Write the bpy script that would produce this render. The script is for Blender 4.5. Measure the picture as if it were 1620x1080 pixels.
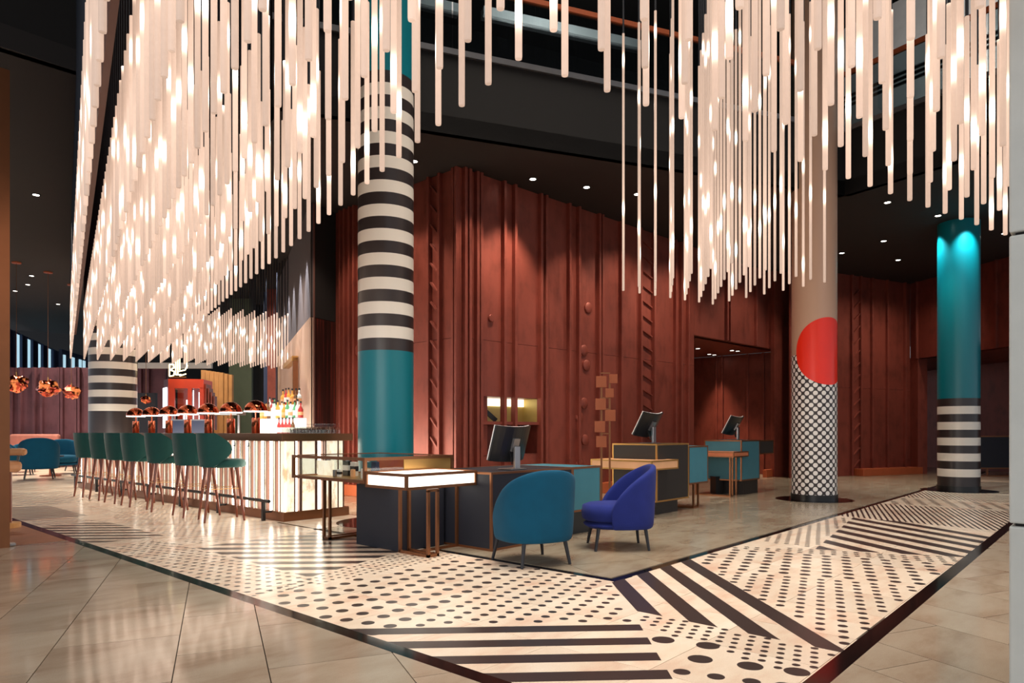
import bpy, math, random
from mathutils import Vector, Matrix
random.seed(7)
for o in list(bpy.data.objects): bpy.data.objects.remove(o)
SC = bpy.context.scene
COL = SC.collection
pi = math.pi
# ------------------------------------------------------------------ frame of reference
# world X / Y follow the inlaid floor bands; the camera stands at the origin, 1.15 m up
FPX, EYE, HOR = 1080.0, 1.15, 683.0
YAW = math.radians(41.9)
cY, sY = math.cos(YAW), math.sin(YAW)
def W(L, D, z=0.0):            # metres right of / ahead of the viewer -> world
    return Vector((sY*L + cY*D, -cY*L + sY*D, z))
def F(px, py, z=0.0):          # a measured floor (or height z) point -> world
    D = FPX*(EYE-z)/(py-HOR)
    return W((px-810)/FPX*D, D, z)
def PD(px, D, z=0.0):          # measured direction at a known distance
    return W((px-810)/FPX*D, D, z)
RA = math.radians(33.3)        # hanging lights stand on a grid of their own
def AB(a, b, z=0.0):
    return W(-math.sin(RA)*a + math.cos(RA)*b, math.cos(RA)*a + math.sin(RA)*b, z)
def ray_hit(px, P0, ang):      # distance along a wall line where a measured direction meets it
    d = (Vector((math.cos(ang), math.sin(ang))))
    r = W((px-810)/FPX, 1.0).xy
    # P0 + t d = k r
    A = Matrix(((d.x, -r.x), (d.y, -r.y)))
    t, k = A.inverted() @ Vector((-P0.x, -P0.y))
    return t
CEIL = EYE + 4.1
# ------------------------------------------------------------------ camera
cam = bpy.data.cameras.new('camera'); co = bpy.data.objects.new('camera', cam); COL.objects.link(co)
co.location = (0, 0, EYE); co.rotation_euler = (pi/2, 0, YAW - pi/2)
cam.lens = 24; cam.sensor_width = 36; cam.shift_y = (HOR-540)/1620.0; cam.clip_end = 200
SC.camera = co
# ------------------------------------------------------------------ world, exposure
wd = bpy.data.worlds.new('world'); SC.world = wd; wd.use_nodes = True
bg = wd.node_tree.nodes['Background']; bg.inputs[0].default_value = (0.86, 0.92, 1.0, 1); bg.inputs[1].default_value = 0.5
SC.view_settings.view_transform = 'Standard'; SC.view_settings.look = 'None'
SC.view_settings.exposure = 0.68; SC.view_settings.gamma = 1.0; SC.view_settings.use_curve_mapping = False
def light(name, kind, loc, energy, color, target=None, **kw):
    l = bpy.data.lights.new(name, kind); l.energy = energy; l.color = color
    for k, v in kw.items(): setattr(l, k, v)
    o = bpy.data.objects.new(name, l); COL.objects.link(o); o.location = loc
    if target is not None:
        o.rotation_euler = (Vector(target)-Vector(loc)).to_track_quat('-Z', 'Y').to_euler()
    return o
# added area fill for assumed daylight, unseen behind and left of the viewer
light('assumed_daylight_fill', 'AREA', W(-3.5, -5.0, 3.4), 230, (1.0, 0.95, 0.88), target=W(0.5, 8, 0.6), shape='RECTANGLE', size=9, size_y=4.5)

# added soft fill high in the atrium, brightens the floor below
light('atrium_fill', 'AREA', AB(3.5, 5.2, 11.1), 390, (1.0, .9, .78), target=AB(3.5, 5.2, 0), shape='RECTANGLE', size=7, size_y=9, spread=math.radians(85))
# ------------------------------------------------------------------ materials
def srgb(r, g, b):
    f = lambda c: (c/255/12.92 if c/255 <= .04045 else ((c/255+.055)/1.055)**2.4)
    return (f(r), f(g), f(b), 1)
class NT:
    def __init__(s, name):
        s.m = bpy.data.materials.new(name); s.m.use_nodes = True
        s.t = s.m.node_tree; s.b = s.t.nodes['Principled BSDF']; s.out = s.t.nodes['Material Output']
    def n(s, typ, **kw):
        x = s.t.nodes.new(typ)
        for k, v in kw.items(): setattr(x, k, v)
        return x
    def put(s, sock, v):
        if isinstance(v, bpy.types.NodeSocket): s.t.links.new(v, sock)
        else: sock.default_value = v
    def math(s, op, a, b=0.0, c=None):
        x = s.n('ShaderNodeMath', operation=op); s.put(x.inputs[0], a); s.put(x.inputs[1], b)
        if c is not None: s.put(x.inputs[2], c)
        return x.outputs[0]
    def mix(s, fac, a, b):
        x = s.n('ShaderNodeMix', data_type='RGBA'); s.put(x.inputs[0], fac); s.put(x.inputs[6], a); s.put(x.inputs[7], b)
        return x.outputs[2]
    def coord(s, kind='Object'):
        return s.n('ShaderNodeTexCoord').outputs[kind]
    def pos(s): return s.n('ShaderNodeNewGeometry').outputs['Position']
    def sep(s, v):
        x = s.n('ShaderNodeSeparateXYZ'); s.put(x.inputs[0], v); return x.outputs
    def mapping(s, v, scale=(1,1,1), rot=(0,0,0), loc=(0,0,0)):
        x = s.n('ShaderNodeMapping'); s.put(x.inputs[0], v); x.inputs['Scale'].default_value = scale
        x.inputs['Rotation'].default_value = rot; x.inputs['Location'].default_value = loc
        return x.outputs[0]
    def noise(s, v, scale=5, detail=3, rough=.5):
        x = s.n('ShaderNodeTexNoise'); s.put(x.inputs['Vector'], v); x.inputs['Scale'].default_value = scale
        x.inputs['Detail'].default_value = detail; x.inputs['Roughness'].default_value = rough
        return x.outputs[0]
    def ramp(s, v, stops):
        x = s.n('ShaderNodeValToRGB'); s.put(x.inputs[0], v); r = x.color_ramp
        while len(r.elements) < len(stops): r.elements.new(.5)
        for e, (p, c) in zip(r.elements, stops): e.position = p; e.color = c
        return x.outputs[0]
    def set(s, **kw):
        for k, v in kw.items(): s.put(s.b.inputs[k.replace('_', ' ')], v)
        return s
    def bump(s, h, strength=.2, dist=.01):
        x = s.n('ShaderNodeBump'); x.inputs['Strength'].default_value = strength; x.inputs['Distance'].default_value = dist
        s.put(x.inputs['Height'], h); s.put(s.b.inputs['Normal'], x.outputs[0]); return s
    def rnd(s): return s.n('ShaderNodeObjectInfo').outputs['Random']
M = {}
def simple(name, col, rough=.5, metal=0.0, spec=.5, vary=.12, scale=6, **kw):
    t = NT(name); nz = t.noise(t.coord(), scale, 3)
    c1 = tuple(x*(1-vary) for x in col[:3])+(1,); c2 = tuple(min(1, x*(1+vary)) for x in col[:3])+(1,)
    t.set(Base_Color=t.mix(nz, c1, c2), Roughness=rough, Metallic=metal, Specular_IOR_Level=spec, **kw)
    M[name] = t.m; return t
def emit(name, col, strength, base=(.8, .8, .8, 1)):
    t = NT(name); t.set(Base_Color=base, Emission_Color=col, Emission_Strength=strength, Roughness=.5); M[name] = t.m; return t
def fabric(name, col, rough=.85, sheen=.3):
    t = NT(name); v = t.coord(); nz = t.noise(v, 9, 4); fine = t.noise(v, 420, 2)
    c1 = tuple(x*.82 for x in col[:3])+(1,); c2 = tuple(min(1, x*1.15) for x in col[:3])+(1,)
    t.set(Base_Color=t.mix(nz, c1, c2), Roughness=rough, Sheen_Weight=sheen, Specular_IOR_Level=.25); t.bump(fine, .25, .004); M[name] = t.m
# stone
def stone(name, ca, cb, cc, rot, rough):
    t = NT(name); p = t.pos(); r = t.rnd()
    off = t.n('ShaderNodeVectorMath', operation='ADD'); t.put(off.inputs[0], p)
    cm = t.n('ShaderNodeCombineXYZ'); t.put(cm.inputs[0], t.math('MULTIPLY', r, 37.0)); t.put(cm.inputs[1], t.math('MULTIPLY', r, 91.0)); t.put(off.inputs[1], cm.outputs[0])
    v = t.mapping(off.outputs[0], (1, 2.6, 1), (0, 0, rot))
    big = t.noise(v, 1.3, 5, .62); fine = t.noise(p, 210, 2, .7)
    col = t.ramp(big, [(.3, ca), (.5, cb), (.72, cc)])
    col = t.mix(t.math('MULTIPLY', t.math('GREATER_THAN', fine, .57), .3), col, tuple(x*.6 for x in cb[:3])+(1,))
    hv = t.n('ShaderNodeHueSaturation'); t.put(hv.inputs['Value'], t.math('ADD', t.math('MULTIPLY', r, .16), .92)); t.put(hv.inputs['Color'], col)
    t.set(Base_Color=hv.outputs[0], Roughness=t.math('ADD', t.math('MULTIPLY', big, .08), rough), Specular_IOR_Level=.5)
    M[name] = t.m
stone('stone_beige', srgb(150, 126, 106), srgb(170, 153, 134), srgb(180, 166, 148), .4, .055)
stone('stone_grey', srgb(134, 112, 92), srgb(156, 142, 122), srgb(170, 160, 142), -.3, .14)
stone('stone_cream', srgb(226, 188, 164), srgb(238, 218, 196), srgb(244, 230, 212), .2, .17)
simple('grout', srgb(70, 60, 52), .8)
simple('inlay_dark', srgb(62, 52, 50), .28, vary=.2, scale=80)
simple('strip_black', srgb(20, 17, 17), .1)
t = simple('wood_plank', srgb(150, 92, 62), .4, vary=.3, scale=3)
# maroon steel
def steel(name, col, rough=.42):
    t = NT(name); v = t.coord(); r = t.rnd()
    big = t.noise(v, 1.6, 6, .65); sm = t.noise(t.mapping(v, (1, 1, .35)), 7, 5, .6)
    c1 = tuple(x*.6 for x in col[:3])+(1,); c2 = tuple(min(1, x*1.2) for x in col[:3])+(1,)
    k = t.math('ADD', t.math('MULTIPLY', big, .6), t.math('MULTIPLY', sm, .4))
    col_ = t.ramp(k, [(.32, c1), (.5, col), (.7, c2)])
    t.set(Base_Color=col_, Metallic=.35, Roughness=t.math('ADD', t.math('MULTIPLY', sm, .22), rough-.1), Specular_IOR_Level=.45)
    M[name] = t.m
steel('maroon', srgb(134, 67, 55))
steel('maroon_plum', srgb(112, 74, 82), .5)
simple('copper_base', srgb(190, 98, 60), .4, .3)
simple('bronze', srgb(140, 92, 62), .32, .75)
simple('brass', srgb(206, 158, 92), .3, .8)
simple('copper', srgb(226, 120, 84), .07, 1.0, vary=.05)
simple('ceiling_black', srgb(30, 25, 24), .75)
simple('fascia_dark', srgb(15, 12, 12), .85)
simple('fascia_brown', srgb(84, 46, 36), .6)
simple('void', srgb(28, 27, 28), .8)
simple('rod_blue', srgb(24, 28, 38), .5)
simple('navy', srgb(28, 30, 41), .55)
simple('charcoal', srgb(38, 33, 31), .55)
simple('teal_panel', srgb(62, 128, 146), .5)
simple('tan_panel', srgb(232, 178, 132), .45)
simple('orange_panel', srgb(214, 128, 88), .45)
simple('black_satin', srgb(22, 22, 24), .35)
simple('monitor_black', srgb(30, 31, 34), .3)
simple('silver', srgb(168, 166, 168), .28, .85)
simple('white_lacquer', srgb(232, 230, 228), .35)
simple('concrete', srgb(184, 188, 186), .75, vary=.08, scale=9)
simple('glass_dark', srgb(18, 20, 24), .05)
fabric('teal_fabric', srgb(6, 76, 106), .9, .04); fabric('blue_fabric', srgb(34, 46, 120), .9, .04); fabric('green_velvet', srgb(14, 72, 68), .6, .2)
fabric('tan_leather', srgb(196, 138, 92), .5, .1); fabric('rose_leather', srgb(196, 130, 116), .6, .1)
simple('leg_wood', srgb(120, 58, 34), .35, vary=.2); simple('leg_dark', srgb(34, 34, 40), .4)
simple('oak', srgb(196, 142, 84), .6, vary=.3, scale=4); simple('olive', srgb(74, 84, 66), .7); simple('red_lacquer', srgb(190, 54, 20), .4)
simple('deep_blue', srgb(38, 52, 84), .6)
# zebrano end panel
t = NT('zebrano'); nz = t.noise(t.mapping(t.coord(), (13, 13, .25)), 1.0, 4, .6)
t.set(Base_Color=t.ramp(nz, [(.42, srgb(34, 20, 18)), (.55, srgb(52, 26, 23)), (.64, srgb(112, 42, 32))]), Roughness=.35); M['zebrano'] = t.m
t = NT('fluted_metal'); t.set(Base_Color=srgb(216, 188, 168), Metallic=.55, Roughness=.42); M['fluted_metal'] = t.m
simple('fin_brown', srgb(92, 54, 38), .5, .2); simple('pale_gold', srgb(206, 184, 112), .4, .3)
# column paint
def paint(name, fn, rough=.32):
    t = NT(name); t.set(Base_Color=fn(t, t.sep(t.coord())), Roughness=rough, Specular_IOR_Level=.5); M[name] = t.m
TEAL, OFFW, INK = srgb(0, 118, 132), srgb(240, 233, 222), srgb(52, 44, 44)
def bands(z0, half, n):
    def fn(t, s):
        k = t.math('DIVIDE', t.math('SUBTRACT', s[2], z0), half)
        odd = t.math('GREATER_THAN', t.math('MODULO', t.math('ADD', k, 100.0), 2.0), 1.0)
        c = t.mix(odd, INK, OFFW)
        ins = t.math('MULTIPLY', t.math('GREATER_THAN', k, 0.0), t.math('LESS_THAN', k, float(n)))
        return t.mix(ins, TEAL, c)
    return fn
paint('paint_bands', bands(2.16, .1496, 23))
paint('paint_bands_low', lambda t, s: t.mix(t.math('LESS_THAN', s[2], .28), bands(.128, .152, 11)(t, s), INK))
def bands_big(t, s):
    k = t.math('DIVIDE', t.math('SUBTRACT', s[2], 1.62), .158)
    odd = t.math('GREATER_THAN', t.math('MODULO', t.math('ADD', k, 100.0), 2.0), 1.0)
    return t.mix(t.math('GREATER_THAN', k, 0.0), INK, t.mix(odd, OFFW, INK))
paint('paint_bands_big', bands_big)
C2 = PD(1288, 11.65); TH2 = math.atan2(-C2.y, -C2.x) + math.radians(39)
def dots(t, s):
    ang = t.math('ARCTAN2', s[1], s[0])
    rel = t.math('WRAP', t.math('SUBTRACT', ang, TH2), -pi, pi)
    arc = t.math('MULTIPLY', rel, .36)
    dz = t.math('SUBTRACT', s[2], 2.49)
    d = t.math('SQRT', t.math('ADD', t.math('MULTIPLY', arc, arc), t.math('MULTIPLY', dz, dz)))
    red = t.math('LESS_THAN', d, .56)
    def cell(ox):
        a = t.math('SUBTRACT', t.math('FRACT', t.math('ADD', t.math('MULTIPLY', ang, 17/(2*pi)), ox+20)), .5)
        b = t.math('SUBTRACT', t.math('FRACT', t.math('ADD', t.math('DIVIDE', s[2], .133), ox+20)), .5)
        return t.math('LESS_THAN', t.math('ADD', t.math('MULTIPLY', a, a), t.math('MULTIPLY', b, b)), .285**2)
    dot = t.math('MAXIMUM', cell(0.0), cell(.5))
    c = t.mix(dot, INK, srgb(242, 237, 232))
    c = t.mix(t.math('GREATER_THAN', s[2], 2.45), c, srgb(198, 160, 136))
    return t.mix(red, c, srgb(246, 44, 18))
paint('paint_dots', dots)
# hanging light tubes: frosted sleeve with a bright lamp somewhere along it
t = NT('tube_light'); p = t.pos(); s = t.sep(p)
g = t.mapping(p, (1, 1, 1), (0, 0, -(YAW+RA)))   # into the grid of the hanging lights
gs = t.sep(g)
ga = t.math('ROUND', t.math('DIVIDE', t.math('SUBTRACT', gs[0], .18), .25)); gb = t.math('ROUND', t.math('DIVIDE', t.math('ADD', gs[1], .13), .25))
cm = t.n('ShaderNodeCombineXYZ'); t.put(cm.inputs[0], ga); t.put(cm.inputs[1], gb)
wn = t.n('ShaderNodeTexWhiteNoise'); wn.noise_dimensions = '2D'; t.put(wn.inputs['Vector'], cm.outputs[0])
cm2 = t.n('ShaderNodeCombineXYZ'); t.put(cm2.inputs[0], gb); t.put(cm2.inputs[1], ga); wn2 = t.n('ShaderNodeTexWhiteNoise'); wn2.noise_dimensions = '2D'; t.put(wn2.inputs['Vector'], cm2.outputs[0])
def spot(c0, rng, wdt):
    d = t.math('DIVIDE', t.math('SUBTRACT', s[2], t.math('ADD', t.math('MULTIPLY', wn.outputs[0], rng), c0)), wdt)
    return t.math('EXPONENT', t.math('MULTIPLY', t.math('MULTIPLY', d, d), -1.0))
hot = t.math('ADD', spot(2.9, .85, .055), t.math('MULTIPLY', spot(3.9, 1.6, .055), 1.0))
nz = t.noise(p, 30, 2)
wide = spot(2.9, .85, .5)
var = t.math('ADD', t.math('MULTIPLY', wn2.outputs[0], .34), .80)
base = t.math('MULTIPLY', t.math('ADD', t.math('ADD', t.math('MULTIPLY', nz, .08), .40), t.math('MULTIPLY', wide, .20)), var)
st = t.math('MULTIPLY', t.math('ADD', base, t.math('MULTIPLY', hot, 4.2)), 0.76)
t.set(Base_Color=(.30, .26, .24, 1), Roughness=.5, Specular_IOR_Level=.2, Emission_Color=t.mix(t.math('MINIMUM', hot, 1.0), (1, .675, .50, 1), (1, .84, .68, 1)), Emission_Strength=st)
M['tube_light'] = t.m
emit('lamp_white', (1, .93, .82, 1), 6.0); emit('bar_glow', (1, .9, .74, 1), 6); t = NT('onyx'); nz = t.noise(t.coord(), 9, 5, .7); t.set(Base_Color=(.8, .75, .65, 1), Roughness=.25, Emission_Color=t.ramp(nz, [(.3, (1, .66, .3, 1)), (.42, (1, .9, .74, 1)), (.6, (1, .96, .88, 1))]), Emission_Strength=1.35); M['onyx'] = t.m
emit('shelf_glow', (1, .96, .9, 1), .75); emit('neon', (1, .78, .36, 1), 2.2); emit('pane_day', (.45, .72, .85, 1), .55); emit('lamp_glow', (1, .5, .22, 1), 3.0)
emit('niche_glow', (1, .9, .66, 1), 1.4); emit('screen_blue', (.08, .3, .7, 1), .05, (.02, .02, .04, 1)); emit('tube_cool', (.8, .92, 1, 1), 1.6)
# onyx / marble veins
t = NT('marble'); nz = t.noise(t.mapping(t.coord(), (1, 1, .5)), 6, 6, .7)
vein = t.ramp(nz, [(.36, (.55, .42, .28, 1)), (.48, (.95, .84, .64, 1)), (.7, (1, .92, .76, 1))])
t.set(Base_Color=t.ramp(nz, [(.38, srgb(206, 182, 148)), (.5, srgb(238, 226, 202)), (.7, srgb(246, 238, 222))]), Roughness=.3, Emission_Color=vein, Emission_Strength=0.55); M['marble'] = t.m
# clear glass
def glassmat(name, tint, refl=.12):
    m = bpy.data.materials.new(name); m.use_nodes = True; t = m.node_tree; t.nodes.clear()
    o = t.nodes.new('ShaderNodeOutputMaterial'); mx = t.nodes.new('ShaderNodeMixShader'); tr = t.nodes.new('ShaderNodeBsdfTransparent'); gl = t.nodes.new('ShaderNodeBsdfGlossy')
    lwn = t.nodes.new('ShaderNodeLayerWeight'); lw = t.nodes.new('ShaderNodeMath'); lw.operation = 'POWER'; lw.inputs[1].default_value = 5.0; t.links.new(lwn.outputs['Facing'], lw.inputs[0])
    tr.inputs[0].default_value = tint; gl.inputs['Roughness'].default_value = .02
    ad = t.nodes.new('ShaderNodeMath'); ad.operation = 'MAXIMUM'; ad.inputs[1].default_value = refl*.4
    t.links.new(lw.outputs[0], ad.inputs[0]); t.links.new(ad.outputs[0], mx.inputs[0]); t.links.new(tr.outputs[0], mx.inputs[1]); t.links.new(gl.outputs[0], mx.inputs[2]); t.links.new(mx.outputs[0], o.inputs[0]); M[name] = m
glassmat('glass', (.93, .95, .94, 1)); glassmat('glass_smoke', (.55, .62, .64, 1), .2)
for i, (nm, c) in enumerate([('amber', (.75, .36, .07, 1)), ('green', (.12, .42, .2, 1)), ('clear', (.8, .85, .85, 1)), ('red', (.5, .05, .05, 1)), ('brown', (.18, .08, .03, 1))]):
    simple('bottle_'+nm, c, .08, vary=.05)

# ------------------------------------------------------------------ mesh helpers
class MB:
    def __init__(s): s.v = []; s.f = []
    def add(s, vs, fs):
        k = len(s.v); s.v += [tuple(v) for v in vs]; s.f += [tuple(i+k for i in f) for f in fs]; return s
    def box(s, x0, x1, y0, y1, z0, z1):
        return s.add([(x0,y0,z0),(x1,y0,z0),(x1,y1,z0),(x0,y1,z0),(x0,y0,z1),(x1,y0,z1),(x1,y1,z1),(x0,y1,z1)],
                     [(0,3,2,1),(4,5,6,7),(0,1,5,4),(1,2,6,5),(2,3,7,6),(3,0,4,7)])
    def prism(s, pts, z0, z1):
        n = len(pts); vs = [(p[0],p[1],z0) for p in pts]+[(p[0],p[1],z1) for p in pts]
        return s.add(vs, [tuple(range(n-1,-1,-1)), tuple(range(n,2*n))]+[(i,(i+1)%n,(i+1)%n+n,i+n) for i in range(n)])
    def lathe(s, prof, seg=20, c=(0,0,0), cap=True):
        vs = []; fs = []; n = len(prof)
        for i in range(seg):
            a = 2*pi*i/seg
            for r, z in prof: vs.append((c[0]+r*math.cos(a), c[1]+r*math.sin(a), c[2]+z))
        for i in range(seg):
            j = (i+1)%seg
            for k in range(n-1): fs.append((i*n+k, j*n+k, j*n+k+1, i*n+k+1))
        if cap:
            if prof[0][0] > 1e-4: fs.append(tuple(i*n for i in range(seg-1,-1,-1)))
            if prof[-1][0] > 1e-4: fs.append(tuple(i*n+n-1 for i in range(seg)))
        return s.add(vs, fs)
    def bar(s, p, q, r0, r1=None, seg=8):
        p, q = Vector(p), Vector(q); r1 = r0 if r1 is None else r1; d = (q-p).normalized()
        u = d.cross(Vector((0,0,1))) if abs(d.z) < .95 else d.cross(Vector((1,0,0))); u.normalize(); w = d.cross(u)
        vs = []
        for c, r in ((p, r0), (q, r1)):
            for i in range(seg):
                a = 2*pi*i/seg; vs.append(c+u*(r*math.cos(a))+w*(r*math.sin(a)))
        return s.add(vs, [tuple(range(seg)), tuple(range(2*seg-1, seg-1, -1))]+[(i, i+seg, (i+1)%seg+seg, (i+1)%seg) for i in range(seg)])
    def beam(s, p, q, w, h):   # square section between two points
        p, q = Vector(p), Vector(q); d = (q-p).normalized(); up = Vector((0,0,1)) if abs(d.z) < .95 else Vector((0,1,0))
        u = d.cross(up).normalized()*(w/2); v = u.cross(d).normalized()*(h/2)
        vs = [c+a for c in (p, q) for a in (-u-v, u-v, u+v, -u+v)]
        return s.add(vs, [(0,3,2,1),(4,5,6,7),(0,1,5,4),(1,2,6,5),(2,3,7,6),(3,0,4,7)])
    def grid(s, P, closed_u=False, closed_v=False):
        nu, nv = len(P), len(P[0]); vs = [p for r in P for p in r]; fs = []
        for i in range(nu if closed_u else nu-1):
            for j in range(nv if closed_v else nv-1):
                fs.append((i*nv+j, ((i+1)%nu)*nv+j, ((i+1)%nu)*nv+(j+1)%nv, i*nv+(j+1)%nv))
        return s.add(vs, fs)
    def mesh(s, name):
        m = bpy.data.meshes.new(name); m.from_pydata(s.v, [], s.f); m.update(); return m
    def build(s, name, mat, parent=None, smooth=False, bevel=0, loc=None, rz=None, fix=True):
        m = s.mesh(name)
        if fix:
            import bmesh
            b = bmesh.new(); b.from_mesh(m); bmesh.ops.recalc_face_normals(b, faces=b.faces); b.to_mesh(m); b.free()
        return link(name, m, mat, parent, smooth, bevel, loc, rz)
def link(name, m, mat, parent=None, smooth=False, bevel=0, loc=None, rz=None):
    if not m.materials: m.materials.append(M[mat])
    o = bpy.data.objects.new(name, m); COL.objects.link(o)
    if parent: o.parent = parent
    if smooth:
        for p in m.polygons: p.use_smooth = True
        md = o.modifiers.new('es', 'EDGE_SPLIT'); md.split_angle = math.radians(40)
    if bevel:
        b = o.modifiers.new('bv', 'BEVEL'); b.width = bevel; b.segments = 2; b.limit_method = 'ANGLE'
    if loc is not None: o.location = loc
    if rz is not None: o.rotation_euler.z = rz
    return o
def tag(o, label=None, cat=None, group=None, kind=None):
    if label: o['label'] = label
    if cat: o['category'] = cat
    if group: o['group'] = group
    if kind: o['kind'] = kind
    return o
def thing(name, loc, label, cat, rz=0, group=None):
    o = bpy.data.objects.new(name, None); COL.objects.link(o); o.location = loc; o.rotation_euler.z = rz
    o.empty_display_size = .1
    return tag(o, label, cat, group)
def dup(o, parent=None):
    c = o.copy(); COL.objects.link(c); c.parent = parent
    for ch in o.children:
        dup(ch, c)
    return c
def box(name, mat, b, parent=None, bevel=0, **kw):
    return MB().box(*b).build(name, mat, parent, bevel=bevel, fix=False, **kw)
def struct(o, label=None, cat=None): return tag(o, label, cat, kind='structure')

# ------------------------------------------------------------------ polygon clipping
def clip(poly, halves):        # halves: (nx, ny, d) keep nx*x+ny*y <= d
    for nx, ny, d in halves:
        out = []
        for i in range(len(poly)):
            p, q = poly[i], poly[(i+1)%len(poly)]
            a, b = nx*p[0]+ny*p[1]-d, nx*q[0]+ny*q[1]-d
            if a <= 0: out.append(p)
            if (a < 0 < b) or (b < 0 < a):
                t = a/(a-b); out.append((p[0]+t*(q[0]-p[0]), p[1]+t*(q[1]-p[1])))
        poly = out
        if len(poly) < 3: return []
    return poly
def area(p): return abs(sum(p[i][0]*p[(i+1)%len(p)][1]-p[(i+1)%len(p)][0]*p[i][1] for i in range(len(p))))/2
def in_view(pts, m=60):
    for x, y in pts:
        D = cY*x+sY*y; L = sY*x-cY*y
        if D < .5: continue
        px, py = 810+FPX*L/D, HOR+FPX*EYE/D
        if -m < px < 1620+m and py < 1080+m: return True
    return False
def half_of(p, q, keep):       # half plane bounded by line p-q containing point keep
    nx, ny = q[1]-p[1], -(q[0]-p[0]); d = nx*p[0]+ny*p[1]
    if nx*keep[0]+ny*keep[1] > d: nx, ny, d = -nx, -ny, -d
    return (nx, ny, d)

# ================================================================== FLOOR
floor = box('floor', 'grout', (-12, 34, -12, 34, -.3, -.012)); struct(floor, 'large lobby floor of stone tiles with inlaid dots and stripes', 'floor')
T1 = math.radians(65.3); t1 = (math.cos(T1), math.sin(T1)); t2 = (math.sin(T1), -math.cos(T1))
US, UI, VS, VI = 2.33, 4.43, 1.10, 2.92      # inner faces of the black border strips (u outer, u inner, v outer, v inner)
BSTRIP = .095
tiles = []
def lay(name, mat, P, holes, lim=300):
    """P: list of polygons, nearest first as separate tiles, the rest joined"""
    P = [p for p in P if len(p) >= 3 and area(p) > .004]
    P.sort(key=lambda p: (not in_view(p, 30), min(math.hypot(x, y) for x, y in p)))
    for p in P[:lim]:
        tiles.append(MB().prism(p, -.014, 0).build(name, mat, floor, fix=True))
    if P[lim:]:
        mb = MB()
        for p in P[lim:]: mb.prism(p, -.014, 0)
        tag(mb.build(name+'s_far', mat, floor), kind='stuff')
def rect_rot(a0, a1, b0, b1, g=.0026):
    a0 += g; a1 -= g; b0 += g; b1 -= g
    return [(t1[0]*a+t2[0]*b, t1[1]*a+t2[1]*b) for a, b in ((a0,b0),(a1,b0),(a1,b1),(a0,b1))]
# beige tiles outside the band, laid on the slanted grid; alternate wide and narrow courses
fa, fb = [], []
b = -.80-1.03*14; wide = True; k = 0
while b < 14:
    wdt = .61 if wide else .42
    off = (.79*.5 if not wide else 0)+4.3-.79*40
    for i in range(0, 90):
        r = rect_rot(off+i*.79, off+(i+1)*.79, b, b+wdt)
        if min(math.hypot(*p) for p in r) > 16 or not in_view(r, 700): continue
        A_ = clip(r, [(1, 0, US-BSTRIP), (0, 1, 8.36)])
        if A_: fa.append(A_)
        B_ = clip(r, [(0, 1, VS-BSTRIP), (-1, 0, -(US-BSTRIP))])
        if B_: fa.append(B_)
    b += wdt; wide = not wide; k += 1
lay('stone_tile', 'stone_beige', fa, None, 280)
# inner reception floor tiles (also run on under the desks and bar end)
fb2 = []
b = -14
while b < 22:
    for i in range(0, 30):
        r = rect_rot(i*1.2-2, (i+1)*1.2-2, b, b+.8)
        if not in_view(r, 500): continue
        for C_ in (clip(r, [(-1,0,-(UI+BSTRIP)), (0,-1,-(VI+BSTRIP)), (0,1,7.15)]), clip(r, [(-1,0,-5.55), (0,-1,-7.15), (1,0,22), (0,1,20)])):
            if C_ and in_view(C_, 500): fb2.append(C_)
    b += .8
lay('reception_tile', 'stone_grey', fb2, None, 280)
# cream pattern tiles in the two bands, 60 cm square
fc = []
for i in range(0, 60):
    for j in range(-2, 60):
        u0, v0 = 2.29+.6*i-.6, 1.11+.6*j-.6
        g = .0015; r = [(u0+g, v0+g), (u0+.6-g, v0+g), (u0+.6-g, v0+.6-g), (u0+g, v0+.6-g)]
        if not in_view(r, 500): continue
        # left band (runs on past the bar to the lounge) and right band
        for hs in ([(-1,0,-US), (0,-1,-VS), (1,0,UI)], [(-1,0,-UI), (0,-1,-VS), (0,1,VI)], [(-1,0,-UI), (1,0,5.55), (0,-1,-7.15)], [(-1,0,-5.55), (0,-1,-20), (1,0,16)]):
            q = clip(r, hs)
            if q and in_view(q, 500) and max(math.hypot(*p) for p in q) < 30: fc.append(q)
lay('pattern_tile', 'stone_cream', fc, None, 300)
# black border strips
def strip(x0, x1, y0, y1): return box('border_strip', 'strip_black', (x0, x1, y0, y1, -.014, .0006), floor)
strip(US-BSTRIP, US, VS-BSTRIP, 28); strip(US, 30, VS-BSTRIP, VS)
strip(UI, UI+.07, VI, 5.1); strip(UI+.07, 19, VI, VI+.07)
strip(UI+.02, UI+.06, 7.15, 8.0)
# wooden planks beyond the stone in the far left corner
y = 8.38
while y < 13.2:
    x = US-BSTRIP-.004
    L_ = random.uniform(.7, 2.2)
    while x > -6:
        x0 = max(-6, x-L_); box('plank', 'wood_plank', (x0+.003, x, y+.002, y+.128, -.014, 0), floor); x = x0; L_ = random.uniform(1.4, 2.4)
    y += .13
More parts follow.
